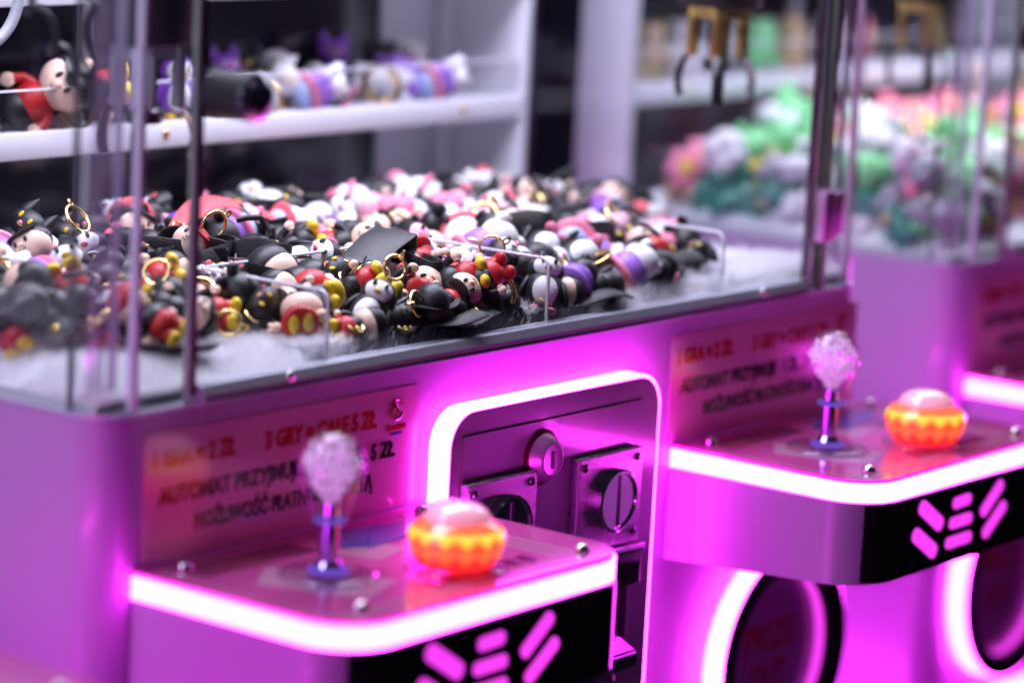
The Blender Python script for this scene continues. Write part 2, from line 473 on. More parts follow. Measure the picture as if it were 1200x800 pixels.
def f(bm): tube(bm, [(.182, .103, .0505), (.382, .103, .0505)], .0010, 6)
mk('divider_edge', 'acryl_edge', d, f)
# canopy
def f(bm):
    prism(bm, rrect(0, W, 0, DEP, .024, 10, (1, 1, 0, 0)), GTOP + .0003, GTOP + .22)
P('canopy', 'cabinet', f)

# control consoles
def outline(x0, inset=0., r=.033):
    return rrect(x0 + inset, x0 + CW - inset, -CY + inset, -.0004, r - inset, 12, (1, 1, 0, 0))
def console(x0):
    def f(bm): prism(bm, outline(x0), 0, -.0964, zb=lambda p: -.157 - .0098 * p[1] / .151 * -1 * -1 if False else -.157 + .009 * (-p[1] / CY))
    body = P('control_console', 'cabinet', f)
    def f(bm): prism(bm, outline(x0, -.0004, .033), -.0962, -.0844)
    mk('led_band', 'neon', body, f)
    def f(bm): prism(bm, outline(x0, .0012), -.0840, -.0818); 
    mk('console_plate', 'plate', body, f)
    # black front, wrapping round both front corners
    path = [p for p in outline(x0) if p[1] < -CY + .012]
    def f(bm): wallband(bm, path, .0012, -.1468, -.0970)
    mk('front_panel', 'black_gloss', body, f)
    bars = [((.0855, -.1035), (.113, -.1205), .0098), ((.0795, -.1205), (.1075, -.1375), .0098), ((.128, -.1088), (.148, -.1080), .0075), ((.125, -.1215), (.151, -.1212), .0075),
            ((.122, -.1342), (.152, -.1338), .0075), ((.166, -.1210), (.1895, -.1040), .0082), ((.1705, -.1362), (.1955, -.1190), .0082)]
    for (a, b, w) in bars:
        def f(bm):
            ax, az = a; bx, bz = b; L = math.hypot(bx - ax, bz - az); an = math.atan2(bz - az, bx - ax)
            o2 = rrect(-L / 2 - .001, L / 2 + .001, -w / 2, w / 2, w * .42, 6)
            pts = [((ax + bx) / 2 + x0 - .0255 + p[0] * cos(an) - p[1] * sin(an), (az + bz) / 2 + p[0] * sin(an) + p[1] * cos(an)) for p in o2]
            prism(bm, pts, -CY - .0012, -CY - .0022, 'xz')
        mk('emblem_bar', 'emblem', body, f, angle=30)
    # printed artwork on the plate (thin sheets)
    z = -.0818
    def quad(bm, pts, h=.0003):
        prism(bm, [(x0 + a, b) for a, b in pts], z + .0001, z + h)
    def f(bm):
        quad(bm, [(.092, -.104), (.052, -.118), (.030, -.060), (.060, -.040)], .0002)
        quad(bm, [(.118, -.070), (.108, -.040), (.148, -.046), (.150, -.062)], .0002)
        for k in range(4): quad(bm, [(.010, -.139 + .003 * k), (.232, -.139 + .003 * k), (.232, -.1378 + .003 * k), (.010, -.1378 + .003 * k)], .0002)
        for k in range(3): quad(bm, [(.196 + .008 * k, -.13), (.1995 + .008 * k, -.13), (.1995 + .008 * k, -.012), (.196 + .008 * k, -.012)], .0002)
        quad(bm, [(.008, -.130), (.0098, -.130), (.0098, -.012), (.008, -.012)], .0002)
        quad(bm, [(.014, -.0085), (.23, -.0085), (.23, -.007), (.014, -.007)], .0002)
    mk('printed_lines', 'print_light', body, f, smooth=False)
    def f(bm):
        for k in range(5):
            for j in range(16): quad(bm, [(.020 + .0056 * j, -.016 - .0045 * k), (.0245 + .0056 * j, -.016 - .0045 * k), (.0245 + .0056 * j, -.0135 - .0045 * k), (.020 + .0056 * j, -.0135 - .0045 * k)], .0004)
    mk('printed_grid', 'print_dark', body, f, smooth=False)
    def f(bm):
        for k in range(7): quad(bm, [(.096 + .013 * k, -.128), (.105 + .013 * k, -.128), (.108 + .013 * k, -.115), (.099 + .013 * k, -.115)], .0004)
    mk('printed_stripes', 'print_dark', body, f, smooth=False)
    def f(bm): quad(bm, [(.165, -.070), (.192, -.070), (.192, -.052), (.165, -.052)], .0004)
    mk('printed_block', 'print_dark', body, f, smooth=False)
    def f(bm): quad(bm, [(.118, -.034), (.136, -.050), (.180, -.044), (.205, -.026), (.150, -.0125)], .0005)
    mk('printed_badge', 'print_blue', body, f, smooth=False)
    for sx, sy in ((.0242, -.0148), (.0330, -.1290), (CW - .027, -.1312), (CW - .024, -.0148)):
        def f(bm): lathe(bm, [(.0044, z + .0004), (.0044, z + .0014), (.0036, z + .0032), (.0018, z + .0042), (.0001, z + .0045)], 18, (x0 + sx, sy, 0))
        mk('plate_screw', 'screw', body, f)
    # joystick
    jx, jy = x0 + .0690, -.0755
    def f(bm): lathe(bm, [(.0265, z + .0005), (.0268, z + .0014), (.0255, z + .0026), (.019, z + .0032), (.0175, z + .0026), (.0105, z + .0026), (.0100, z + .0005)], 44, (jx, jy, 0))
    mk('joystick_washer', 'knob', body, f)
    def f(bm): lathe(bm, [(.0105, z + .0028), (.0105, z + .0042), (.0075, z + .0060), (.0062, z + .0085), (.0050, z + .0095), (.0050, z + .0290), (.0072, z + .0296), (.0080, z + .0310), (.0072, z + .0325), (.0044, z + .0330), (.0044, z + .0395), (.002, z + .0402)], 28, (jx, jy, 0))
    mk('joystick_shaft', 'shaft', body, f)
    bulb = [(.0046, .0326), (.0078, .0327), (.0088, .0345), (.0096, .0380), (.0115, .0440), (.0140, .0500), (.0157, .0550), (.0163, .0600), (.0158, .0655), (.0140, .0705), (.0108, .0745), (.0068, .0771), (.0030, .0781), (.0001, .0783)]
    def f(bm): lathe(bm, [(r * 1.07, h + z) for r, h in bulb], 40, (jx, jy, 0))
    mk('joystick_knob', 'knob', body, f, angle=60)
    def f(bm):
        rnd = random.Random(4)
        for _ in range(520):
            while True:
                p = Vector((rnd.uniform(-1, 1), rnd.uniform(-1, 1), rnd.uniform(-1, 1)))
                if .2 < p.length < 1: break
            k = 1. if p.z > 0 else 1 - .45 * (-p.z)
            c = (jx + p.x * .0156 * k, jy + p.y * .0156 * k, z + .0595 + p.z * (.0170 if p.z > 0 else .0205))
            g = bmesh.ops.create_icosphere(bm, subdivisions=1, radius=rnd.uniform(.0006, .0014)); bmesh.ops.translate(bm, verts=g['verts'], vec=c)
    mk('knob_bubbles', 'bubble', body, f, angle=80)
    def f(bm): lathe(bm, [(.0052, z + .0297), (.0082, z + .0300), (.0088, z + .0312), (.0082, z + .0324), (.0052, z + .0327)], 28, (jx, jy, 0), cap=False)
    mk('joystick_lamp', 'stick_lamp', body, f)
    def f(bm): lathe(bm, [(.0108, z + .0030), (.0112, z + .0046), (.0080, z + .0064), (.0078, z + .0060)], 28, (jx, jy, 0), cap=False)
    mk('joystick_lamp', 'stick_lamp', body, f)
    # lit push button
    ux, uy = x0 + .1340, -.1090
    def f(bm): lathe(bm, [(.0275, z + .0004), (.0280, z + .0015), (.0262, z + .0030), (.019, z + .0032)], 44, (ux, uy, 0))
    mk('button_bezel', 'knob', body, f)
    sc = lambda a, j: 1 + .004 * (1 + cos(14 * a))
    def f(bm): lathe(bm, [(.0200, z + .0034), (.0222, z + .0056), (.0243, z + .0090), (.0254, z + .0122), (.0258, z + .0146)], 96, (ux, uy, 0), mod=sc)
    mk('button_base', 'btn_low', body, f, angle=60)
    def f(bm): lathe(bm, [(.0258, z + .0148), (.0264, z + .0165), (.0266, z + .0185), (.0260, z + .0212), (.0246, z + .0235)], 96, (ux, uy, 0), mod=sc)
    mk('button_lens', 'btn_mid', body, f, angle=60)
    def f(bm): lathe(bm, [(.0246, z + .0237), (.0224, z + .0256), (.0198, z + .0268), (.0188, z + .0276)], 60, (ux, uy, 0))
    mk('button_shoulder', 'btn_mid2', body, f)
    def f(bm): lathe(bm, [(.0186, z + .0278), (.0180, z + .0298), (.0158, z + .0326), (.0118, z + .0352), (.0066, z + .0367), (.0001, z + .0371)], 48, (ux, uy, 0))
    mk('button_cap', 'btn_cap', body, f, angle=60)
for x0 in CX: console(x0)

# coin panel
PY = -.015
def f(bm): prism(bm, rrect(.2700, .4785, -.345, -.0285, .021, 10, (0, 0, 1, 1)), -.0003, PY - .0004, 'xz')
panel = P('coin_panel', 'panel', f, angle=30)
def f(bm):
    for o2, ys in ((rrect(.2680, .4805, -.343, -.0262, .023, 10, (0, 0, 1, 1)), 1),):
        path = [p for p in o2]
        path = path[1:] + path[:1]     # start at the lower right corner, go up, over and down the left
        n = len(path); V = []
        inner = rrect(.2698, .4787, -.343, -.0283, .0212, 10, (0, 0, 1, 1)); inner = inner[1:] + inner[:1]
        for p, q in zip(path, inner):
            V.append([bm.verts.new((p[0], -.0003, p[1])), bm.verts.new((p[0], PY, p[1])), bm.verts.new((q[0], PY, q[1])), bm.verts.new((q[0], -.0003, q[1]))])
        for a, b in zip(V, V[1:]):
            for k in range(4): bm.faces.new((a[k], b[k], b[(k + 1) % 4], a[(k + 1) % 4]))
        bm.faces.new(V[0]); bm.faces.new(V[-1][::-1])
mk('led_band', 'neon', panel, f, angle=30)
def f(bm): prism(bm, rrect(.2795, .4610, -.262, -.0420, .002, 3), PY - .0005, PY - .0022, 'xz')
mk('inner_plate', 'panel', panel, f, angle=20)
def f(bm): prism(bm, rrect(.2795, .4610, -.340, -.2655, .002, 3), PY - .0005, PY - .0022, 'xz')
mk('cash_door', 'panel', panel, f, angle=20)
FY = PY - .0022
def f(bm): lathe(bm, [(.0172, -FY), (.0172, -FY + .0012), (.0160, -FY + .0018)], 36, (.3540, 0, -.0640), 'y')
lock = mk('panel_lock', 'lock_ring', panel, f)
def f(bm): lathe(bm, [(.0145, -FY + .0016), (.0148, -FY + .003), (.0112, -FY + .0090), (.0095, -FY + .0098), (.0090, -FY + .0096), (.0001, -FY + .0096)], 36, (.3540, 0, -.0640), 'y')
mk('lock_barrel', 'hinge', panel, f)
def f(bm): prism(bm, rrect(.3526, .3554, -.0695, -.0585, .0010, 4), FY - .0096, FY - .0100, 'xz')
mk('keyhole', 'black', panel, f)
def mech(x0):
    def f(bm):
        box(bm, x0, x0 + .0665, FY - .0075, FY - .0002, -.1290, -.0690, .0014, 3)
    m_ = mk('coin_mechanism', 'zinc', panel, f)
    cx, cz = x0 + .0350, -.0985
    def f(bm): lathe(bm, [(.0198, -FY + .0076), (.0198, -FY + .0135), (.0186, -FY + .0146), (.0172, -FY + .0146), (.0168, -FY + .0130), (.0001, -FY + .0130)], 48, (cx, 0, cz), 'y')
    mk('reject_button', 'chrome', panel, f)
    def f(bm): prism(bm, rrect(cx - .0012, cx + .0012, cz - .0160, cz + .0160, .0010, 4), FY - .0131, FY - .0135, 'xz')
    mk('coin_slot', 'black', panel, f)
    for sx, sz in ((.006, -.075), (.0605, -.075), (.006, -.1225), (.0605, -.1225)):
        def f(bm): ell(bm, (x0 + sx, FY - .0078, sz), (.0028, .0014, .0028), 12, 8)
        mk('mechanism_screw', 'steel_dark', panel, f)
    def f(bm): box(bm, x0 + .004, x0 + .0675, FY - .0125, FY - .0002, -.1350, -.1300, .0010)
    mk('slot_ledge', 'chrome', panel, f)
    def f(bm): box(bm, x0 + .005, x0 + .0670, FY - .0105, FY - .0002, -.1560, -.1352, .0010)
    mk('price_window', 'black_gloss', panel, f)
    def f(bm): box(bm, x0 + .008, x0 + .0655, FY - .0030, FY - .0002, -.2140, -.1562, .0008)
    mk('return_plate', 'black', panel, f)
    def f(bm):
        pr = [(FY - .0032, -.1860), (FY - .0085, -.1885), (FY - .0230, -.1940), (FY - .0240, -.2040), (FY - .0032, -.2060)]
        A = [bm.verts.new((x0 + .012, y, z)) for y, z in pr]; B = [bm.verts.new((x0 + .0500, y, z)) for y, z in pr]; n = len(pr)
        for i in range(n): bm.faces.new((A[i], A[(i + 1) % n], B[(i + 1) % n], B[i]))
        bm.faces.new(A[::-1]); bm.faces.new(B)
        bmesh.ops.bevel(bm, geom=list(bm.edges), offset=.0014, segments=2, affect='EDGES')
    mk('return_lever', 'chrome', panel, f)
    for sx, sz in ((.056, -.218), (.056, -.236)):
        def f(bm): ell(bm, (x0 + sx, FY - .0006, sz), (.0024, .0014, .0024), 12, 8)
        mk('plate_screw', 'screw', panel, f)
mech(.2765); mech(.3845)

# round prize openings
for cx in (.098, .647):
    cz, RO = -.246, .0775
    def f(bm):
        pr = [(RO, .0003), (RO, .0160), (RO - .0015, .0166), (RO - .0150, .0166), (RO - .0170, .0150), (RO - .0170, .0004)]
        lathe(bm, pr[2:], 72, (cx, 0, cz), 'y', cap=False)
    ring = P('prize_ring', 'ring_black', f)
    def f(bm):
        lathe(bm, [(RO - .0014, .0004), (RO, .0006), (RO, .0156), (RO - .0014, .0160)], 72, (cx, 0, cz), 'y', cap=False)
    mk('led_band', 'neon', ring, f)
    def f(bm): lathe(bm, [(RO - .0176, .0012), (RO - .0171, .0012), (RO - .0171, .0090), (RO - .0176, .0090)], 72, (cx, 0, cz), 'y', cap=False)
    mk('inner_led', 'emblem', ring, f)
    def f(bm): lathe(bm, [(RO - .0178, .0004), (RO - .0178, .0020), (.002, .0024), (.0001, .0024)], 60, (cx, 0, cz), 'y')
    mk('prize_flap', 'chute', ring, f)
    link('lettering', text_mesh('PRIZE', .062, .020, .012, m='ink_red'), ring, (cx - .031, -.0026, cz + .004))
    link('lettering', text_mesh('OUT', .044, .020, .012, m='ink_red'), ring, (cx - .022, -.0026, cz - .024))
# glowing trim low down, round the sides and the front
def f(bm):
    pts = [(.0004, .30)] + [(.0255 + .0252 * cos(a), .0255 + .0252 * sin(a)) for a in [pi + pi / 2 * i / 10 for i in range(11)]]
    pts += [(W - .0255 + .0252 * cos(a), .0255 + .0252 * sin(a)) for a in [1.5 * pi + pi / 2 * i / 10 for i in range(11)]] + [(W - .0004, .30)]
    wallband(bm, pts, .0060, -.3560, -.3360)
P('base_led_trim', 'neon', f)

tag(machine, 'white double claw machine with magenta neon edges, two lit consoles and a coin panel', 'claw machine', 'claw machines in a row')
m2 = copy_tree(machine); m2.location.x = .872
m2['label'] = 'claw machine at the right edge, holding blurred green and pink charms behind its glass'
m0 = copy_tree(machine); m0.location.x = -.888
m0['label'] = 'claw machine cut off at the lower left corner, only the end of its console showing'

# ------------------------------------------------------------------ price signs
def sign(x, label):
    s = empty('price_sign', (x, -.0006, -.0795))
    def f(bm): prism(bm, rrect(.0, .2245, .0, .0695, .002, 3), .0003, -.0001, 'xz')
    mk('sheet', 'poster', s, f, smooth=False)
    def t(body, x0, x1, base, h, m, b=.042):
        link('lettering', text_mesh(body, x1 - x0, h, b, m=m), s, (x0 - .0315, -.0004, base + .0795))
    t('1 GRA = 2 ZŁ', .0390, .1020, -.0292, .0098, 'ink_red', .05)
    t('3 GRY = CAŁE 5 ZŁ', .1255, .2190, -.0302, .0098, 'ink_red', .05)
    t('AUTOMAT PRZYJMUJE', .0430, .1570, -.0490, .0090, 'ink_black')
    t('1 ZŁ, 2 ZŁ, 5 ZŁ', .1650, .2360, -.0490, .0090, 'ink_black')
    t('MOŻLIWOŚĆ PŁATNOŚCI KARTĄ', .0715, .2180, -.0660, .0090, 'ink_black')
    def f(bm):   # round emblem of broken rings
        for r, a0, a1 in ((.0058, .3, 2.6), (.0058, 3.0, 5.9), (.0036, 1.5, 4.6), (.0020, -1., 2.6)):
            pts = [(.2050 + r * cos(a0 + (a1 - a0) * i / 14), -.0006, .0570 + r * sin(a0 + (a1 - a0) * i / 14)) for i in range(15)]
            tube(bm, pts, .0006, 6)
    mk('emblem', 'ink_red', s, f)
    def f(bm):
        for i, h in enumerate((.0034, .0022, .0022, .0022, .0030, .0022, .0026)): box(bm, .1970 + .0024 * i, .1990 + .0024 * i, -.0006, -.0002, .0455, .0455 + h)
    mk('emblem_caption', 'ink_red', s, f, smooth=False)
    def f(bm): box(bm, .2000, .2105, -.0006, -.0002, .0425, .0438)
    mk('emblem_line', 'ink_blue', s, f, smooth=False)
    return tag(s, label, 'price sign', 'pink price signs on the machines')
s1 = sign(.0315, 'pink price sign behind the blurred front joystick, on the nearest machine corner')
s2 = copy_tree(s1); s2.location.x = .5105; s2['label'] = 'pink price sign right of the coin panel, behind the sharper bulb joystick'
s3 = copy_tree(s1); s3.location.x = .0315 + .872; s3['label'] = 'blurred pink price sign at the far right edge, on the second machine'

# ------------------------------------------------------------------ crane claws
def claw(x, y, z, label, rz, frame='bronze'):
    c = empty('crane_claw', (x, y, z), (0, 0, rz))         # origin at the tips of the prongs
    def f(bm): lathe(bm, [(.0270, .0642), (.0285, .0660), (.0285, .1180), (.0200, .1220), (.006, .1225), (.006, .30)], 32)
    mk('motor_housing', 'black', c, f)
    def f(bm):
        for k in range(3):
            a = k * 2 * pi / 3
            R = Matrix.Rotation(a, 3, 'Z'); n0 = len(bm.verts)
            box(bm, .0172, .0212, -.0062, .0062, .0285, .0640, .0008)
            bm.verts.ensure_lookup_table()
            for v in bm.verts[n0:]: v.co = R @ v.co
        lathe(bm, [(.0060, .0560), (.0205, .0560), (.0205, .0638), (.0060, .0638)], 6)
    mk('claw_frame', frame, c, f)
    def f(bm): lathe(bm, [(.0085, .0200), (.0095, .0215), (.0095, .0270), (.0060, .0285), (.0060, .0580)], 20)
    mk('claw_plunger', 'steel_dark', c, f)
    for k in range(3):
        def f(bm):
            ctl = [(.0190, .0320), (.0236, .0275), (.0268, .0225), (.0286, .0165), (.0292, .0105), (.0286, .0050), (.0268, .0004)]
            pts = [(a, 0, b) for a, b in ctl]
            ribbon(bm, pts, .0080, .0030, Vector((0, 1, 0)))
            R = Matrix.Rotation(k * 2 * pi / 3, 3, 'Z')
            for v in bm.verts: v.co = R @ v.co
        mk('prong', 'black_seal' if k != 1 else 'chrome', c, f)
    return tag(c, label, 'claw', 'crane claws hanging in the machines')
claw(.662, .080, .1255, 'gold framed crane claw with dark prongs in the nearest machine beside its door hinge', radians(217))
claw(.108, .080, .1200, 'dark crane claw hanging behind the left corner glass of the nearest machine', radians(217), 'alu')
claw(.083 + .872, .088, .1210, 'blurred crane claw hanging in the second machine, between its glass edges', radians(217))
def f(bm):
    pts = []
    for i in range(120):
        t = i / 119; a = t * 2 * pi * 9
        u = Vector((.030 + .05 * sin(pi * t * .9), .105 - .03 * t, .225 - .07 * sin(pi * t) + .12 * max(0, t - .7)))
        pts.append(u + Vector((.0, .006 * cos(a), .006 * sin(a))))
    tube(bm, pts, .0022, 6)
o = mk('coiled_cable', 'black', None, f)
tag(o, 'black coiled cable hanging above the left claw of the nearest machine', 'cable')
def f(bm):
    tube(bm, [Vector((.150 + .034 * cos(a), .26, .196 + .034 * sin(a))) for a in [radians(-120 + 150 * i / 24) for i in range(25)]], .0036, 10)
o = mk('cable_hose', 'grey', None, f)
tag(o, 'grey bent hose at the upper left corner inside the nearest machine', 'hose')

# ------------------------------------------------------------------ fur mats
def mat_h(x, y):
    e = min(max((y - .008) / (.03 if x < .17 else .006), 0), 1, max((x - .008) / .03, 0), max((.737 - x) / .03, 0))
    e = max(e, 0); e = e * e * (3 - 2 * e)
    return .0065 + .0105 * e + .003 * noise.noise(Vector((x * 22, y * 22, 3))) * e
def fur_mat(x0, label, nblades):
    root = empty('fur_mat', (x0, 0, .0062))
    def f(bm):
        nx, ny = 90, 40; g = []
        for j in range(ny + 1):
            g.append([bm.verts.new((.009 + .727 * i / nx, .0095 + .287 * j / ny, mat_h(.009 + .727 * i / nx, .0095 + .287 * j / ny) - .0062)) for i in range(nx + 1)])
        for j in range(ny):
            for i in range(nx): bm.faces.new((g[j][i], g[j][i + 1], g[j + 1][i + 1], g[j + 1][i]))
    mk('backing', 'fur', root, f)
    rnd = random.Random(5); vs = []; fs = []
    for k in range(nblades):
        if rnd.random() < .6: x, y = rnd.uniform(.010, .735), .0095 + .06 * rnd.random() ** 1.2
        else: x, y = rnd.uniform(.010, .735), rnd.uniform(.0095, .295)
        if rnd.random() < .55: x = .010 + .20 * rnd.random()
        z = mat_h(x, y) - .0064
        L = rnd.uniform(.004, .0095)
        cl = noise.noise_vector(Vector((x * 160, y * 160, 0))) * .35
        d = Vector((cl.x + rnd.gauss(0, .5), -.15 + cl.y + rnd.gauss(0, .5), .8)).normalized() * L
        if y + d.y < .0062: d.y = .0062 - y
        s = Vector((rnd.uniform(-1, 1), rnd.uniform(-1, 1), 0)).normalized() * .00030
        b = Vector((x, y, z)); i = len(vs)
        mid = b + d * .55 + Vector((0, 0, .0004))
        vs += [b - s, b + s, mid + s * .7, mid - s * .7, b + d]
        fs += [(i, i + 1, i + 2, i + 3), (i + 3, i + 2, i + 4)]
    me = bpy.data.meshes.new('fur_pile'); me.from_pydata(vs, [], fs); me.materials.append(M['hair'])
    p = link('fur_pile', me, root); p['kind'] = 'stuff'
    return tag(root, label, 'fur mat', 'white fur mats')
fur_mat(0, 'white fluffy fur mat under the heap of black and red keychains in the nearest machine', 75000)
fur_mat(.872, 'white fur mat under the blurred green heap in the second machine', 9000)

# ------------------------------------------------------------------ charms
CACHE = {}
def cm(key, mname, fn, angle=50):
    k = (key, mname)
    if k not in CACHE:
        bm = bmesh.new(); fn(bm); CACHE[k] = finish(bm, key, mname, angle=angle)
    return CACHE[k]

def torus_pts(c, R, u, v, n=24, a0=0, a1=2 * pi): 
    c, u, v = Vector(c), Vector(u), Vector(v)
    return [c + u * R * cos(a0 + (a1 - a0) * i / n) + v * R * sin(a0 + (a1 - a0) * i / n) for i in range(n if abs(a1 - a0 - 2 * pi) < 1e-6 else n + 1)]

def ring_part(root, m='gold', z=.0300, R=.0075, tilt=0):
    def f(bm):
        tube(bm, torus_pts((0, 0, z), R, (cos(tilt), sin(tilt), 0), (0, 0, 1)), .00105, 8, closed=True)
        tube(bm, torus_pts((0, 0, z - R - .002), .0026, (0, 1, 0), (0, 0, 1), 14), .0006, 6, closed=True)
        tube(bm, torus_pts((0, 0, z + R + .002), .0026, (0, 1, 0), (0, 0, 1), 14), .0007, 6, closed=True)
    link('key_ring', cm('key_ring%.4f_%.1f' % (R, tilt), m, f), root)

def strap_part(root, v, m='leather'):
    rnd = random.Random(v)
    def f(bm):
        ph = rnd.uniform(0, 6); am = rnd.uniform(.004, .009); L = rnd.uniform(.050, .072)
        pts = [(am * sin(ph + 3.2 * t) - am * sin(ph), .010 * sin(2.2 * t) * (1 if v % 2 else -1), .041 + L * t * (1 - .25 * t)) for t in [i / 22 for i in range(23)]]
        top = pts[-1]
        pts += [(top[0] + .006 * (1 - cos(a)), top[1], top[2] + .006 * sin(a)) for a in [pi * i / 10 for i in range(1, 11)]]
        b = pts[-1]
        pts += [(b[0] - .002 * t, b[1] - .008 * t, b[2] - L * .8 * t) for t in [i / 14 for i in range(1, 15)]]
        ribbon(bm, pts, .0100 if v % 3 else .0135, .0016, Vector((0, 1, 0)))
    link('strap', cm('strap%d' % v, m, f, 30), root)
    if v % 2:
        def g(bm):
            tube(bm, [(-.0072, -.007, .062), (.0072, -.007, .062), (.0072, .007, .062), (-.0072, .007, .062)], .0008, 6, closed=True)
        link('buckle', cm('buckle', 'silver', g), root)

def cord_part(root, m='rblack', v=0):
    def f(bm):
        n = 120; R1 = .021
        for s in range(3):
            pts = []
            for i in range(n):
                a = 2 * pi * i / n - pi / 2; tw = i / n * 2 * pi * 12 + s * 2 * pi / 3
                c = Vector((R1 * .62 * cos(a), .002 * sin(3 * a), .049 + R1 * (1 + sin(a)) * 1.15))
                out = Vector((cos(a), 0, sin(a)))
                pts.append(c + out * .0011 * cos(tw) + Vector((0, 1, 0)) * .0011 * sin(tw))
            tube(bm, pts, .00125, 6, closed=True)
    link('cord', cm('cord', m, f), root)

def part(root, name, m, fn, key): return link(name, cm(key, m, fn), root)

def face_bits(root, y, z, s=1., m='rblack'):
    def f(bm):
        for k in (-1, 1): ell(bm, (k * .0036 * s, y, z + .001), (.0012 * s, .0007, .0019 * s), 10, 8)
        tube(bm, [(-.002 * s, y, z - .0035 * s), (-.001 * s, y - .0002, z - .0043 * s), (.001 * s, y - .0002, z - .0043 * s), (.002 * s, y, z - .0035 * s)], .0003, 5)
    part(root, 'face', m, f, 'face%.4f%.4f%.2f' % (y, z, s))

def doll(root, pal=('cream', 'rblack', 'rblack', 'red', 'yellow')):
    skin, cap, top, legs, shoe = pal
    part(root, 'head', skin, lambda bm: (ell(bm, (0, 0, .0120), (.0118, .0108, .0104), 24, 16), ell(bm, (0, -.0108, .0105), (.0018, .0014, .0014), 10, 8)), 'doll_head')
    def f(bm):
        ell(bm, (0, .0018, .0150), (.0122, .0110, .0096), 24, 16)
        ell(bm, (0, -.0060, .0192), (.0095, .0075, .0016), 20, 8, Matrix.Rotation(.35, 3, 'X'))
    part(root, 'cap', cap, f, 'doll_cap')
    def f(bm):
        ell(bm, (0, 0, -.0030), (.0088, .0078, .0088), 22, 14)
        for k in (-1, 1): tube(bm, [(k * .006, 0, .001), (k * .0105, -.001, -.002), (k * .0122, -.003, -.0062)], .0024, 10)
    part(root, 'torso', top, f, 'doll_torso')
    def f(bm):
        ell(bm, (0, 0, -.0108), (.0096, .0086, .0078), 22, 14)
        for k in (-1, 1): tube(bm, [(k * .0045, 0, -.012), (k * .0050, -.0005, -.0185)], .0042, 14)
    part(root, 'trousers', legs, f, 'doll_legs')
    for k in (-1, 1):
        part(root, 'shoe', shoe, lambda bm: ell(bm, (k * .0052, -.0022, -.0208), (.0047, .0068, .0036), 18, 10), 'doll_shoe%d' % k)
        def f(bm):
            ell(bm, (k * .0126, -.0040, -.0080), (.0031, .0024, .0034), 14, 10)
            ell(bm, (k * .0100, -.0052, -.0078), (.0010, .0010, .0020), 8, 6)
        part(root, 'hand', skin, f, 'doll_hand%d' % k)
    face_bits(root, -.0104, .0118)

def round_doll(root):
    """doll lying with the round red seat and two yellow soles forward"""
    part(root, 'head', 'cream', lambda bm: ell(bm, (.004, .0150, .0040), (.0125, .0105, .0100), 24, 16), 'rd_head')
    part(root, 'cap', 'rblack', lambda bm: ell(bm, (.0075, .0205, .0035), (.0128, .0105, .0105), 24, 16), 'rd_cap')
    def f(bm):
        lathe(bm, [(.0001, -.0040), (.0080, -.0040), (.0102, -.0020), (.0108, .0010), (.0106, .0036), (.0092, .0050), (.0001, .0054)], 36, (0, 0, 0), 'y')
    part(root, 'trousers', 'red', f, 'rd_seat')
    for k in (-1, 1):
        part(root, 'shoe_sole', 'yellow', lambda bm: ell(bm, (k * .0041, -.0052, .0008 + k * .0006), (.0031, .0010, .0054), 20, 10), 'rd_sole%d' % k)
        def f(bm):
            ell(bm, (k * .0128, .0020, .0000 + k * .004), (.0042, .0032, .0036), 14, 10)
            ell(bm, (k * .0160, .0010, -.001 + k * .004), (.0022, .0020, .0014), 10, 8)
            ell(bm, (k * .0155, .0030, .0018 + k * .004), (.0022, .0018, .0014), 10, 8)
        part(root, 'hand', 'cream', f, 'rd_hand%d' % k)

def penguin(root, pal=('rblack', 'rwhite', 'yellow')):
    body, belly, beak = pal
    def f(bm):
        ell(bm, (0, 0, -.004), (.0125, .0115, .0150), 26, 16)
        ell(bm, (0, 0, .0100), (.0118, .0105, .0098), 26, 16)
        for k in (-1, 1): ell(bm, (k * .0128, -.001, -.003), (.0026, .0050, .0090), 14, 10, Matrix.Rotation(k * -.35, 3, 'Y'))
    part(root, 'body', body, f, 'pen_body')
    def f(bm):
        ell(bm, (0, -.0052, .0102), (.0092, .0066, .0074), 22, 14)
        ell(bm, (0, -.0056, -.0050), (.0088, .0074, .0105), 22, 14)
    part(root, 'belly', belly, f, 'pen_belly')
    part(root, 'beak', beak, lambda bm: ell(bm, (0, -.0122, .0085), (.0022, .0024, .0012), 12, 8), 'pen_beak')
    for k in (-1, 1): part(root, 'foot', beak, lambda bm: ell(bm, (k * .0052, -.0050, -.0180), (.0042, .0062, .0022), 14, 8), 'pen_foot%d' % k)
    face_bits(root, -.0116, .0120, 1.1)

def stack(root, pal=('rwhite', 'lilac', 'pink', 'paleblue')):
    a, b, c, d = pal
    part(root, 'scoop', a, lambda bm: (ell(bm, (0, 0, .0090), (.0108, .0104, .0092), 24, 14), ell(bm, (.0075, 0, .0155), (.0040, .0036, .0040), 14, 10), ell(bm, (-.0075, 0, .0155), (.0040, .0036, .0040), 14, 10)), 'st_scoop')
    part(root, 'collar', b, lambda bm: lathe(bm, [(.0001, -.006), (.0112, -.006), (.0124, -.003), (.0118, .002), (.0100, .0048), (.0001, .0050)], 32), 'st_collar')
    part(root, 'disc', c, lambda bm: lathe(bm, [(.0001, -.0098), (.0135, -.0098), (.0146, -.0085), (.0146, -.0074), (.0135, -.0062), (.0001, -.0061)], 36), 'st_disc')
    part(root, 'foot', d, lambda bm: ell(bm, (0, 0, -.0115), (.0098, .0098, .0060), 24, 12), 'st_foot')

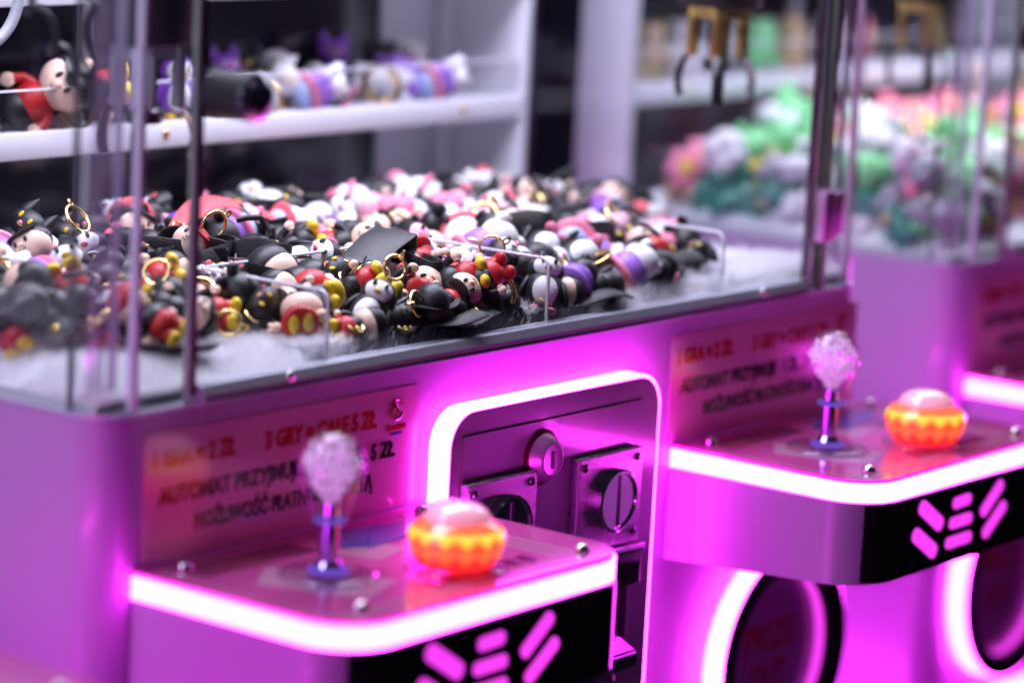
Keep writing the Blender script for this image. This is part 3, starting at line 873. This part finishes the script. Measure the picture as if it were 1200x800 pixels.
def cat(root, pal=('rblack', 'pink')):
    a, b = pal
    def f(bm):
        ell(bm, (0, 0, -.005), (.0112, .0105, .0125), 24, 14); ell(bm, (0, -.001, .0105), (.0118, .0100, .0092), 24, 14)
        for k in (-1, 1): lathe(bm, [(.0048, .0), (.0032, .005), (.0001, .0098)], 14, (k * .0075, 0, .0165))
        tube(bm, [(0, .009, -.012), (.004, .015, -.012), (.010, .019, -.006), (.012, .019, .004), (.010, .018, .010)], .0019, 10)
        for k in (-1, 1): ell(bm, (k * .0055, -.007, -.0150), (.0040, .0056, .0034), 14, 8)
    part(root, 'body', a, f, 'cat_body')
    part(root, 'nose', b, lambda bm: ell(bm, (0, -.0112, .0090), (.0015, .0010, .0011), 10, 8), 'cat_nose')
    face_bits(root, -.0106, .0118, 1.0, 'yellow')

def bear(root, pal=('tan', 'cream')):
    a, b = pal
    def f(bm):
        ell(bm, (0, 0, -.006), (.0125, .0115, .0135), 24, 14); ell(bm, (0, 0, .0105), (.0125, .0112, .0105), 24, 14)
        for k in (-1, 1):
            ell(bm, (k * .0088, 0, .0182), (.0038, .0026, .0036), 14, 10)
            ell(bm, (k * .0125, -.004, -.003), (.0040, .0050, .0070), 14, 10); ell(bm, (k * .0075, -.006, -.0170), (.0052, .0068, .0050), 14, 10)
    part(root, 'body', a, f, 'bear_body')
    part(root, 'muzzle', b, lambda bm: ell(bm, (0, -.0095, .0080), (.0052, .0040, .0040), 16, 10), 'bear_muzzle')
    face_bits(root, -.0116, .0125, 1.0)

def frog(root, pal=('mint', 'rwhite')):
    a, b = pal
    def f(bm):
        ell(bm, (0, 0, -.004), (.0150, .0125, .0135), 24, 14)
        ell(bm, (0, -.001, .008), (.0150, .0120, .0090), 24, 14)
        for k in (-1, 1): ell(bm, (k * .0075, -.002, .0155), (.0046, .0046, .0046), 14, 10); ell(bm, (k * .0130, -.006, -.0140), (.0070, .0080, .0044), 14, 10)
    part(root, 'body', a, f, 'frog_body')
    for k in (-1, 1): part(root, 'eye', b, lambda bm: ell(bm, (k * .0075, -.0058, .0160), (.0028, .0018, .0028), 12, 8), 'frog_eye%d' % k)

def flower(root, pal=('pink', 'yellow')):
    a, b = pal
    def f(bm):
        for k in range(6): ell(bm, (.0105 * cos(k * pi / 3), 0, .0105 * sin(k * pi / 3)), (.0078, .0050, .0078), 16, 10)
    part(root, 'petals', a, f, 'flower_petals')
    part(root, 'centre', b, lambda bm: ell(bm, (0, -.002, 0), (.0078, .0052, .0078), 18, 12), 'flower_centre')

def bottle(root, pal=('teal', 'rwhite')):
    a, b = pal
    part(root, 'body', a, lambda bm: lathe(bm, [(.0001, -.018), (.0095, -.018), (.0108, -.016), (.0108, .004), (.0090, .009), (.0050, .0115), (.0001, .012)], 28), 'bot_body')
    part(root, 'cap', b, lambda bm: lathe(bm, [(.0055, .0108), (.0058, .0112), (.0056, .0185), (.0045, .0195), (.0001, .0196)], 24), 'bot_cap')

KIND = {
 'doll': (doll, 'doll keychain'), 'penguin': (penguin, 'penguin charm'), 'stack': (stack, 'charm'), 'cat': (cat, 'cat charm'),
 'bear': (bear, 'bear charm'), 'frog': (frog, 'frog charm'), 'flower': (flower, 'flower charm'), 'bottle': (bottle, 'bottle charm'), 'round_doll': (round_doll, 'doll keychain')}
OBJNAME = {'doll': 'doll_keychain', 'penguin': 'penguin_charm', 'stack': 'layered_charm', 'cat': 'cat_charm', 'bear': 'bear_charm', 'frog': 'frog_charm', 'flower': 'flower_charm', 'bottle': 'bottle_charm', 'round_doll': 'doll_keychain'}

def charm(kind, loc, rot, label, group, pal=None, ring=None, strap=None, cord=False, scale=1., strap_mat='leather'):
    root = empty(OBJNAME[kind], loc)
    root.matrix_world = Matrix.Translation(Vector(loc)) @ rot.to_4x4() @ Matrix.Scale(scale, 4)
    fn = KIND[kind][0]
    fn(root, pal) if pal else fn(root)
    if ring is not None: ring_part(root, 'gold', .0305, .0075 if ring < 2 else .0095, .6 * ring)
    if strap is not None: strap_part(root, strap, strap_mat)
    if cord: cord_part(root)
    return tag(root, label, KIND[kind][1], group)

def RX(d): return Matrix.Rotation(radians(d), 3, 'X')
def RY(d): return Matrix.Rotation(radians(d), 3, 'Y')
def RZ(d): return Matrix.Rotation(radians(d), 3, 'Z')
def toward(turn, back, roll): return RZ(-52 + turn) @ RX(-back) @ RY(roll)    # faces the front left corner of the machine, leaning back, rolled over

def band(name, m, pts, w, th, wd, loc, label, cat, group=None, clasp=True):
    root = empty(name, loc)
    mk('band', m, root, lambda bm: ribbon(bm, pts, w, th, wd), angle=35)
    if clasp:
        p = Vector(pts[0])
        mk('clasp', 'gold', root, lambda bm: (tube(bm, torus_pts(p + Vector((0, 0, .002)), .0052, (1, 0, 0), (0, .8, .6), 20), .0009, 8, closed=True), ell(bm, p, (.0030, .0030, .0022), 12, 8)))
    return tag(root, label, cat, group)

G1 = 'keychains heaped in the nearest machine'
PILE_FRONT = []
def front(kind, x, y, z, rot, label, **kw):
    PILE_FRONT.append((x, y, .017 * kw.get('scale', 1.)))
    return charm(kind, (x, y, z), rot, label, G1, **kw)

# the sharp row just behind the door rail
front('round_doll', .1850, .0300, .0285, RZ(-38) @ RX(4), 'doll keychain showing a round red seat with two yellow soles, beside the first acrylic divider', scale=1.0)
front('doll', .2330, .0790, .0400, toward(150, -60, 75), 'doll keychain with a big black cap lying behind the doll with yellow soles', scale=1.35, strap=4)
front('doll', .1500, .0760, .0330, toward(10, 40, -80), 'doll keychain with a red cap lying left of the doll with yellow soles', pal=('cream', 'red', 'rblack', 'red', 'yellow'), ring=1)
front('penguin', .2420, .0260, .0310, toward(0, 30, 25), 'penguin charm with its white face up, in front beside the doll with yellow soles', scale=.95, ring=1)
front('penguin', .2850, .0720, .0360, toward(15, 25, -15), 'penguin charm lying behind the front penguin, under the folded black band', scale=.85)
front('doll', .2980, .0200, .0290, RZ(12) @ RY(-82) @ RZ(200), 'doll keychain lying on its face along the door rail, left of the gold ring', ring=0)
front('doll', .3230, .0360, .0380, toward(0, 25, -105), 'doll keychain with cream face, red trousers and yellow shoes, left of the upright gold ring', ring=1, scale=1.05)
front('penguin', .3980, .0200, .0300, toward(10, 30, 10), 'penguin charm with white face leaning on the second acrylic divider', scale=1.0, pal=('rblack', 'rwhite', 'pink'))
front('cat', .4380, .0900, .0440, RZ(-50) @ RX(-60) @ RZ(25), 'black cat charm with pointed ears and curled tail, behind the purple charm', ring=1, scale=1.15)
front('stack', .4380, .0250, .0290, RZ(10) @ RY(70), 'purple charm with a gold ring, right of the second acrylic divider', pal=('rblack', 'purple', 'lilac', 'rblack'), ring=2)
front('stack', .5000, .0280, .0300, RZ(-25) @ RY(62), 'white and lilac layered charm beside a braided cord loop at the heap end', cord=False, scale=1.1)
front('stack', .4150, .0800, .0430, RZ(-30) @ RY(55), 'large pink and lilac layered charm standing behind the leaning penguin', scale=1.3, pal=('rwhite', 'lilac', 'pink', 'rwhite'))
front('stack', .3780, .0560, .0350, RZ(60) @ RY(75), 'pale layered charm tilted beside the gold ring', pal=('rwhite', 'lilac', 'palepink', 'rwhite'))
front('stack', .5600, .1100, .0350, RZ(-70) @ RX(80), 'pink framed white charm lying near the bare right end of the floor', pal=('palepink', 'pink', 'palepink', 'rwhite'), scale=1.2)
front('doll', .0950, .1150, .0360, toward(0, 25, 155), 'doll keychain with a red cap and cream face seen through the left corner glass', pal=('cream', 'red', 'rblack', 'red', 'yellow'), ring=2, scale=1.1)
front('doll', .0850, .1350, .0300, toward(20, 35, 80), 'doll keychain with yellow shoes lying nearest the left side glass', ring=1, scale=1.1)
front('penguin', .1250, .1500, .0420, toward(0, 40, -20), 'penguin charm behind the red capped doll, seen through the left glass', scale=1.1)
front('doll', .1450, .1150, .0400, toward(5, 30, -120), 'doll keychain with red trousers and yellow shoes just behind the black door seal', ring=2, scale=1.1, strap=3)

for k, (kd, x, a, sp, lab) in enumerate((('doll', .222, 88, 150, 'small black capped doll keychain lying against the door rail right of the first divider'), ('penguin', .262, -86, 200, 'penguin charm lying against the door rail below the folded black band'), ('cat', .300, 92, 20, 'black cat charm pressed against the door rail left of the gold ring'),
        ('cat', .355, -90, 160, 'black cat charm lying inside the gold ring at the door rail'), ('doll', .412, 90, 190, 'doll keychain lying against the door rail right of the second divider'), ('penguin', .462, -88, 190, 'penguin charm lying against the door rail beside the purple charm'))):
    front(kd, x, .0195, .0235, RY(a) @ RZ(sp), lab, scale=.85)
# loose bands, ring and cord
def wav(L, amp, n=26): return [(L * (i / n), amp * sin(3.1 * i / n), .004 * sin(6 * i / n)) for i in range(n + 1)]
band('strap_band', 'leather', [(.0, 0, 0), (.018, .004, .010), (.038, .008, .019), (.052, .010, .023), (.058, .011, .0225), (.0575, .011, .016), (.046, .009, .004), (.030, .006, -.004)], .026, .0022, Vector((-.35, .92, .15)), (.262, .062, .040), 'wide folded black band standing up behind the front penguin', 'strap', 'loose straps in the heap')
def flat(pts, lift): return [Vector((p[0], p[1], lift * math.hypot(p[0], p[1]) + .0005)) for p in pts]
def loop(Rx, Ry, a0, a1, n=30, h=.004): return [(Rx * cos(a0 + (a1 - a0) * i / n), Ry * sin(a0 + (a1 - a0) * i / n), h * sin(5 * i / n) + .004) for i in range(n + 1)]
band('strap_band', 'leather', loop(.055, .028, .3, 4.4), .011, .0018, flat(loop(.055, .028, .3, 4.4), .5), (.125, .050, .0240), 'black leather strap looped on the white fur left of the doll with yellow soles', 'strap', 'loose straps in the heap')
band('strap_band', 'leather', loop(.040, .022, 2.5, 6.6), .012, .0018, flat(loop(.040, .022, 2.5, 6.6), .6), (.100, .125, .0270), 'black leather strap sagging over the fur behind the left side glass', 'strap', 'loose straps in the heap')
band('strap_band', 'leather', [(.10 * i / 20, .012 * sin(i / 4), .004 + .003 * sin(i / 3)) for i in range(21)], .012, .0018, Vector((0, 1, .2)), (.215, .0145, .0200), 'black strap lying flat along the door rail', 'strap', 'loose straps in the heap')
band('strap_band', 'coral_leather', [(.12 * i / 24, .02 * sin(i / 7), .012 * sin(i / 6)) for i in range(25)], .016, .0022, Vector((.1, .9, .3)), (.265, .200, .052), 'coral red band lying across the back of the heap', 'strap', 'loose straps in the heap')
band('strap_band', 'coral_leather', loop(.022, .016, 0, 5.2), .012, .003, Vector((0, .2, 1)), (.345, .092, .044), 'coral band bent into a loop beside the folded black band', 'strap', 'loose straps in the heap')
def f(bm): tube(bm, torus_pts((0, 0, 0), .0125, (.86, -.5, 0), (0, .1, 1), 32, -.5, pi + .5), .0016, 10)
o = mk('gold_ring', 'gold', None, f, loc=(.3460, .0175, .0310)); tag(o, 'upright open gold ring at the door rail, left of the second acrylic divider', 'ring')
for i, (x, y, z, a, r, lab) in enumerate(((.105, .088, .036, .4, .011, 'thin gold ring lying by the left corner glass, among the red and black dolls'), (.135, .062, .034, 1.2, .010, 'gold split ring right of the black door seal, above the fur'), (.165, .086, .040, .2, .010, 'gold ring on the heap above the looped black strap'), (.072, .155, .052, .9, .016, 'big gold ring blurred far back behind the left side glass'))):
    def f(bm):
        for k in (-1, 1): tube(bm, torus_pts((0, 0, k * .0006), r, (cos(a), sin(a), .35), (-sin(a) * .8, cos(a) * .8, .5), 30), .0010, 8, closed=True)
    o = mk('gold_ring', 'gold', None, f, loc=(x, y, z)); tag(o, lab, 'ring', 'gold rings in the heap')
def cordloop(name, loc, pts0, label):
    def f(bm):
        n = len(pts0)
        for s in range(3):
            pts = []
            for i in range(n):
                c = Vector(pts0[i]); t = (Vector(pts0[min(i + 1, n - 1)]) - Vector(pts0[max(i - 1, 0)])).normalized()
                u = t.cross(Vector((0, 0, 1))).normalized(); w = t.cross(u); tw = i * .55 + s * 2 * pi / 3
                pts.append(c + u * .0016 * cos(tw) + w * .0016 * sin(tw))
            tube(bm, pts, .0018, 7)
    o = mk(name, 'rblack', None, f, loc=loc); return tag(o, label, 'cord', 'braided cords on the heap')
def ov(Rx, Ry, a0, a1, n=110, tz=0.): return [(Rx * cos(a0 + (a1 - a0) * i / n), Ry * sin(a0 + (a1 - a0) * i / n), tz * sin(a0 + (a1 - a0) * i / n)) for i in range(n + 1)]
cordloop('braided_cord', (.5300, .0380, .0300), ov(.030, .020, -2.6, 2.6, tz=.006), 'black braided cord loop beside the white and lilac charm at the heap end')
cordloop('braided_cord', (.6050, .1850, .0460), ov(.020, .014, -1.2, 4.2, tz=.014), 'black braided cord loop standing at the back of the heap, near the white post')
cordloop('braided_cord', (.6000, .1250, .0420), ov(.045, .016, -.6, 2.4, tz=.008), 'black braided cord curving behind the pink framed charm')

for k, (x, y, w_, a) in enumerate(((.255, .0125, .012, 0), (.330, .0150, .014, .06), (.390, .0125, .010, -.03))):
    band('strap_band', 'leather', [(.085 * i / 20, .004 * sin(i / 3) + a * .085 * i / 20, .003 + .0025 * sin(i / 2.4 + k)) for i in range(21)], w_, .0018, Vector((0, 1, .35)), (x, y, .0175), ('black strap along the door rail below the doll lying on its face', 'black strap along the door rail in front of the gold ring', 'black strap along the door rail under the leaning penguin')[k], 'strap', 'loose straps in the heap')
# random heap
def heap(n, area, top, blocked, seed, stack_h):
    rnd = random.Random(seed)
    cell = .006; H = {}
    def base(x, y): return mat_h(x, y) + top(x, y)
    def get(i, j): return H.get((i, j), base(i * cell, j * cell))
    for (bx, by, br) in blocked:
        for i in range(int((bx - br) / cell), int((bx + br) / cell) + 1):
            for j in range(int((by - br) / cell), int((by + br) / cell) + 1): H[(i, j)] = max(get(i, j), .036)
    made = 0; tries = 0
    while made < n and tries < n * 30:
        tries += 1
        x = rnd.uniform(area[0], area[1]); y = rnd.uniform(area[2], area[3])
        ii = range(int((x - .013) / cell), int((x + .013) / cell) + 1); jj = range(int((y - .011) / cell), int((y + .011) / cell) + 1)
        hs = [get(i, j) for i in ii for j in jj]
        z = sum(hs) / len(hs)
        if max(hs) - min(hs) > .03: continue
        if z > base(x, y) + stack_h: continue
        yield rnd, x, y, z
        made += 1
        for i in ii:
            for j in jj: H[(i, j)] = max(get(i, j), z + .0165)

def inside(x, y, rot, sc, reach):
    t = rot @ Vector((0, 0, reach * sc))
    return y + t.y > .014 and .016 < x + t.x < W - .03 and y + t.y < .37
def settle(x, y, rot, sc):
    """shift a charm so that neither end of it passes through the panes"""
    t = rot @ Vector((0, 0, .023 * sc)); m = .0075 + .009 * sc
    return max(x, m + abs(t.x)), max(y, m + abs(t.y) * .95)
def zone(x, y):
    xs = 'near the left side glass' if x < .15 else 'left of the coin panel' if x < .28 else 'above the coin panel' if x < .45 else 'toward the white right wall'
    ys = 'in the heap front' if y < .10 else 'in mid heap' if y < .2 else 'at the heap back'
    return ys + ' ' + xs
def top1(x, y):
    bump = .005 * max(0, min(1, (y - .06) / .14))
    if x > .56: bump *= max(0, 1 - (x - .56) / .12)
    return bump
W1 = [('doll', ('cream', 'rblack', 'rblack', 'red', 'red'), 'black capped doll keychain'), ('doll', ('cream', 'rblack', 'rblack', 'rblack', 'yellow'), 'all black doll keychain'), ('doll', ('cream', 'red', 'rblack', 'red', 'yellow'), 'red capped doll keychain'), ('penguin', ('rblack', 'rwhite', 'coral'), 'black and white penguin charm'), ('cat', None, 'black cat charm')]
W2 = [('cat', None, 'black cat charm'), ('doll', ('cream', 'rblack', 'rblack', 'rblack', 'rblack'), 'all black doll keychain'), ('stack', None, 'white, lilac and pink layered charm'), ('stack', ('rwhite', 'purple', 'palepink', 'paleblue'), 'white and purple layered charm'), ('stack', ('palepink', 'rwhite', 'pink', 'rwhite'), 'pale pink layered charm'), ('penguin', ('rblack', 'palepink', 'pink'), 'black and pink penguin charm'), ('stack', ('rwhite', 'rwhite', 'coral', 'paleblue'), 'white and coral layered charm'), ('penguin', ('rblack', 'rwhite', 'pink'), 'black and white penguin charm'), ('flower', ('pink', 'rwhite'), 'pink flower charm'), ('penguin', ('rblack', 'rwhite', 'pink'), 'black and white penguin charm')]
def blank(x, y): return (x > .60 and y < .13) or x < .028 or (y < .055 and x < .150) or (y < .085 and x < .085) or (y < .035 and x > .545)
for k in range(60):      # straps half buried in the heap
    rnd = random.Random(900 + k)
    x, y = rnd.uniform(.06, .56), rnd.uniform(.022, .26)
    if blank(x - .03, y): continue
    a = rnd.uniform(0, 6)
    lp = [(cos(a) * p[0] - sin(a) * p[1], max(sin(a) * p[0] + cos(a) * p[1], .010 - y), p[2] + .004 * sin(p[0] * 90)) for p in loop(rnd.uniform(.018, .034), rnd.uniform(.010, .016), rnd.uniform(0, 3), rnd.uniform(5, 8))]
    red = rnd.random() < .12
    band('strap_band', 'coral_leather' if red else 'leather', lp, rnd.uniform(.008, .013), .0017, flat(lp, rnd.uniform(-.9, .9)), (x, y, mat_h(x, y) + top1(x, y) + .010),
         ('coral strap half buried ' if red else 'black strap half buried ') + zone(x, y), 'strap', 'loose straps in the heap')
import itertools
for rnd, x, y, z in itertools.chain(heap(46, (.155, .55, .0150, .058), top1, PILE_FRONT, 5, .011), heap(235, (.030, .690, .045, .290), top1, PILE_FRONT, 21, .0135)):
    if blank(x, y): continue
    if y < .07 and any(math.hypot(x - a, (y - b) * 1.1) < .018 for a, b, _ in PILE_FRONT) or math.hypot(x - .180, y - .024) < .034: continue
    far = (x > .36) or (y > .19) or (y > .14 and rnd.random() < .5)
    kind, pal, txt = rnd.choice(W2 if far and rnd.random() < .85 else W1)
    rot = RZ(rnd.uniform(0, 360)) @ RY(rnd.uniform(60, 110)) @ RZ(rnd.uniform(0, 360))
    if rnd.random() < .5: rot = toward(rnd.uniform(-35, 35), rnd.uniform(15, 50), rnd.choice((-1, 1)) * rnd.uniform(25, 150))
    if kind == 'flower': rot = RZ(rnd.uniform(0, 360)) @ RX(rnd.uniform(-80, -20))
    st = rnd.randrange(6) if (rnd.random() < .36 and x < .56 and .08 < x and .07 < y < .25) else None
    cd = rnd.random() < .06 and .07 < y < .22 and x < .56
    if st is not None or cd: rot = RZ(rnd.uniform(0, 360)) @ RY(rnd.uniform(88, 96)) @ RZ(rnd.choice((90, 270)) + rnd.uniform(-15, 15))
    sc_ = rnd.uniform(.9, 1.15) if y > .05 else rnd.uniform(.85, 1.0)
    rg = rnd.choice((None, 0, 1, 2)) if rnd.random() < .6 and y < .19 else None
    x, y = settle(x, y, rot, sc_)
    if not inside(x, y, rot, sc_, .042): rg = None
    if not inside(x, y, rot, sc_, .118): st = None; cd = False
    charm(kind, (x, y, z + .0105), rot, txt + ' ' + zone(x, y), G1, pal=pal, ring=rg, strap=st, cord=cd,
          strap_mat='coral_leather' if rnd.random() < .14 else 'leather', scale=sc_)

# second machine
G2 = 'charms heaped in the second machine'
X2 = .872
W3 = [('frog', None, 'mint green frog charm'), ('frog', ('mint', 'rwhite'), 'mint green frog charm'), ('bottle', None, 'dark green bottle charm'), ('bear', None, 'tan bear charm'), ('bear', ('grey', 'rwhite'), 'grey bear charm'), ('bear', ('rwhite', 'palepink'), 'white bear charm'), ('bottle', ('teal', 'yellow'), 'yellow capped dark green bottle charm'), ('flower', ('pink', 'yellow'), 'yellow centred pink flower charm'), ('cat', None, 'black cat charm'), ('bear', ('teal', 'tan'), 'dark green bear charm')]
def zone2(x, y): return ('in the second machine near its side glass' if x < .2 else 'deeper in the second machine') + (' at front' if y < .12 else ' at back' if y > .21 else '')
def top2(x, y): return 0
LIGHT = (5, 0, 3, 5, 7, 5, 4, 0, 2)
for rnd, x, y, z in heap(290, (.016, .47, .028, .292), top2, [], 77, .046):
    kind, pal, txt = W3[rnd.choice(LIGHT)]
    if (.06 < x < .24 and y > .17) or (.10 < x < .24 and .07 < y < .15): 
        if rnd.random() < .75: kind, pal, txt = W3[0]
    elif x > .24 and y > .15:
        if rnd.random() < .55: kind, pal, txt = W3[7]
    elif z < .030 and rnd.random() < .5: kind, pal, txt = W3[rnd.choice((2, 9, 6))]
    rot = RZ(rnd.uniform(0, 360)) @ RY(rnd.uniform(55, 110)) @ RZ(rnd.uniform(0, 360))
    if kind == 'flower': rot = RZ(rnd.uniform(-60, 20)) @ RX(rnd.uniform(-50, -10))
    sc_ = rnd.uniform(.9, 1.2); x, y = settle(x, y, rot, sc_)
    charm(kind, (X2 + x, y, z + .0115), rot, txt + ' ' + zone2(x, y), G2, pal=pal, ring=2 if rnd.random() < .2 and inside(x, y, rot, sc_, .042) else None, scale=sc_)

# shelf displays
G3 = 'charms displayed on the back shelf of the nearest machine'
SZ = .1005
def sh(kind, x, rz, label, pal=None, ring=None, y=.330, rot=None, z=.020, scale=1.0, **kw):
    charm(kind, (x, y, SZ + z * scale), rot or (RZ(rz)), label, G3, pal=pal, ring=ring, scale=scale, **kw)
sh('doll', .262, 0, rot=toward(0, 10, 60), y=.322, label='cream faced doll in red top lying at the far left of the back shelf', pal=('cream', 'rblack', 'red', 'rblack', 'rblack'), scale=1.5, z=.014)
sh('doll', .300, 0, 'doll with red trousers and yellow shoes lying at the left of the back shelf', pal=('cream', 'red', 'rblack', 'red', 'yellow'), scale=1.4, z=.014, y=.320, rot=toward(-10, 10, -115))
sh('penguin', .395, -30, 'white faced penguin on the back shelf behind the black door lock', scale=1.05, pal=('purple', 'rwhite', 'yellow'))
sh('cat', .455, -20, 'purple and black cat on the back shelf right of the door lock', pal=('purple', 'pink'), y=.345)
sh('cat', .485, -60, 'black cat on the back shelf beside the purple cat', y=.350)
sh('penguin', .515, -40, 'small white penguin on the back shelf, left of the gold ring', pal=('rwhite', 'rwhite', 'pink'), y=.350)
sh('stack', .525, 0, 'pink and lilac charm on the back shelf edge, left of the gold ring', rot=RZ(-25) @ RY(70), z=.014, y=.318, scale=1.1)
sh('cat', .585, -40, 'purple cat at the back of the shelf above the gold ring', pal=('purple', 'rwhite'), y=.358, z=.024)
sh('bear', .635, -40, 'black bear at the back of the shelf right of the gold ring', pal=('rblack', 'lilac'), y=.358)
sh('penguin', .662, -40, 'white bodied penguin at the right end of the back shelf', pal=('rwhite', 'rwhite', 'pink'), y=.350, z=.022)
sh('stack', .660, 0, 'pink and lilac charm lying at the right end of the back shelf', rot=RZ(-25) @ RY(70), z=.014, y=.318, scale=1.1)
for x, kd, pl, a, lb in ((.420, 'bear', ('rblack', 'lilac'), 60, 'black bear lying on the back shelf between the two purple charms'), (.445, 'stack', ('rwhite', 'purple', 'palepink', 'rwhite'), -70, 'purple and white charm lying on the back shelf right of the door lock'),
        (.500, 'cat', ('rwhite', 'pink'), 50, 'white cat lying on the back shelf, left of the pink and lilac charm'), (.555, 'penguin', ('rblack', 'rwhite', 'pink'), -60, 'black and white penguin lying behind the gold ring on the back shelf'),
        (.612, 'cat', ('rwhite', 'pink'), 100, 'white cat lying right of the gold ring on the back shelf'), (.635, 'flower', ('lilac', 'rwhite'), 20, 'lilac flower charm near the right end of the back shelf'), (.345, 'bear', ('rblack', 'cream'), 80, 'black bear lying on the back shelf behind the black door seal')):
    sh(kd, x, 0, lb, pal=pl, rot=toward(5, 12, a), z=.0135, y=.338, scale=1.05)
for x, a, lb in ((.432, .3, 'thin gold ring on the back shelf right of the door lock'), (.470, 1.1, 'gold ring leaning on the black cat of the back shelf'), (.290, .5, 'gold ring between the two dolls on the back shelf')):
    def f(bm):
        for k in (-1, 1): tube(bm, torus_pts((0, k * .0008, 0), .0100, (cos(a), -sin(a), 0), (0, .25, 1), 30), .0011, 8, closed=True)
    o = mk('gold_ring', 'gold', None, f, loc=(x, .3165, SZ + .0115)); tag(o, lb, 'ring', 'gold rings on the back shelf')
def f(bm):
    for k in (-1, 1): tube(bm, torus_pts((0, k * .0012, 0), .0125, (.8, -.6, 0), (0, .15, 1), 30), .0017, 8, closed=True)
o = mk('gold_ring', 'gold', None, f, loc=(.5920, .3180, SZ + .0150)); tag(o, 'thick gold ring standing on the back shelf between two pink charms', 'ring')
G4 = 'charms displayed on the back shelf of the second machine'
for i, x in enumerate((.07, .12, .17, .23, .28, .34, .40)):
    kind, pal, txt = (W3[3], W3[5], W3[4], W3[0], W3[3], W3[5], W3[7])[i]
    charm(kind, (X2 + x, .335, SZ + .024), RZ(-40 + 12 * i), txt + (' first', ' second', ' third', ' fourth', ' fifth', ' sixth', ' seventh')[i] + ' from the post on the second machine shelf', G4, pal=pal, scale=1.1)

# ------------------------------------------------------------------ light
def area(name, loc, rot, sx, sy, p, col):
    l = bpy.data.lights.new(name, 'AREA'); l.shape = 'RECTANGLE'; l.size = sx; l.size_y = sy; l.energy = p; l.color = col
    o = bpy.data.objects.new(name, l); COL.objects.link(o); o.location = loc; o.rotation_euler = rot; return o
for x in (0, .872, -.888):
    area('cabinet_ceiling_lamp', (x + W / 2, .145, GTOP - .004), (0, 0, 0), .68, .27, 6.4 if x < 0 else 8. if x > 0 else 8.8, (.82, .83, 1.))
area('front_fill_light', (.2, -1.6, 2.0), (radians(38), 0, 0), 1.2, .6, .4, (.72, .62, 1.))  # weak fill light added out of view in front of the machines
w = bpy.data.worlds.new('World'); scn.world = w; w.use_nodes = True
w.node_tree.nodes['Background'].inputs['Color'].default_value = (.26, .17, .46, 1); w.node_tree.nodes['Background'].inputs['Strength'].default_value = .045

# ------------------------------------------------------------------ camera
cam = bpy.data.cameras.new('camera'); co = bpy.data.objects.new('camera', cam); COL.objects.link(co)
R = Matrix(((0.6121917318411901, 0.10922685186995731, -0.7831288388865925), (-0.7891179141540716, 0.14720237272614237, -0.5963425014410099), (0.050141809165718296, 0.9830569445837671, 0.17630894100758596)))
co.matrix_world = Matrix.Translation((-1.129001550983435, -1.1207186020175588, 0.33626347069906104)) @ R.to_4x4()
cam.lens = 110.94; cam.sensor_width = 36; cam.clip_end = 60; cam.clip_start = .01
cam.dof.use_dof = True; cam.dof.focus_distance = 1.87; cam.dof.aperture_fstop = 2.9
scn.camera = co
scn.view_settings.view_transform = 'Standard'; scn.view_settings.look = 'None'; scn.view_settings.exposure = 0; scn.view_settings.gamma = 1
scn.render.engine = 'CYCLES'
c = scn.cycles
c.use_denoising = True; c.max_bounces = 12; c.transparent_max_bounces = 32; c.transmission_bounces = 10; c.glossy_bounces = 5; c.diffuse_bounces = 4
c.caustics_reflective = False; c.caustics_refractive = False; c.sample_clamp_indirect = 5.; c.sample_clamp_direct = 0
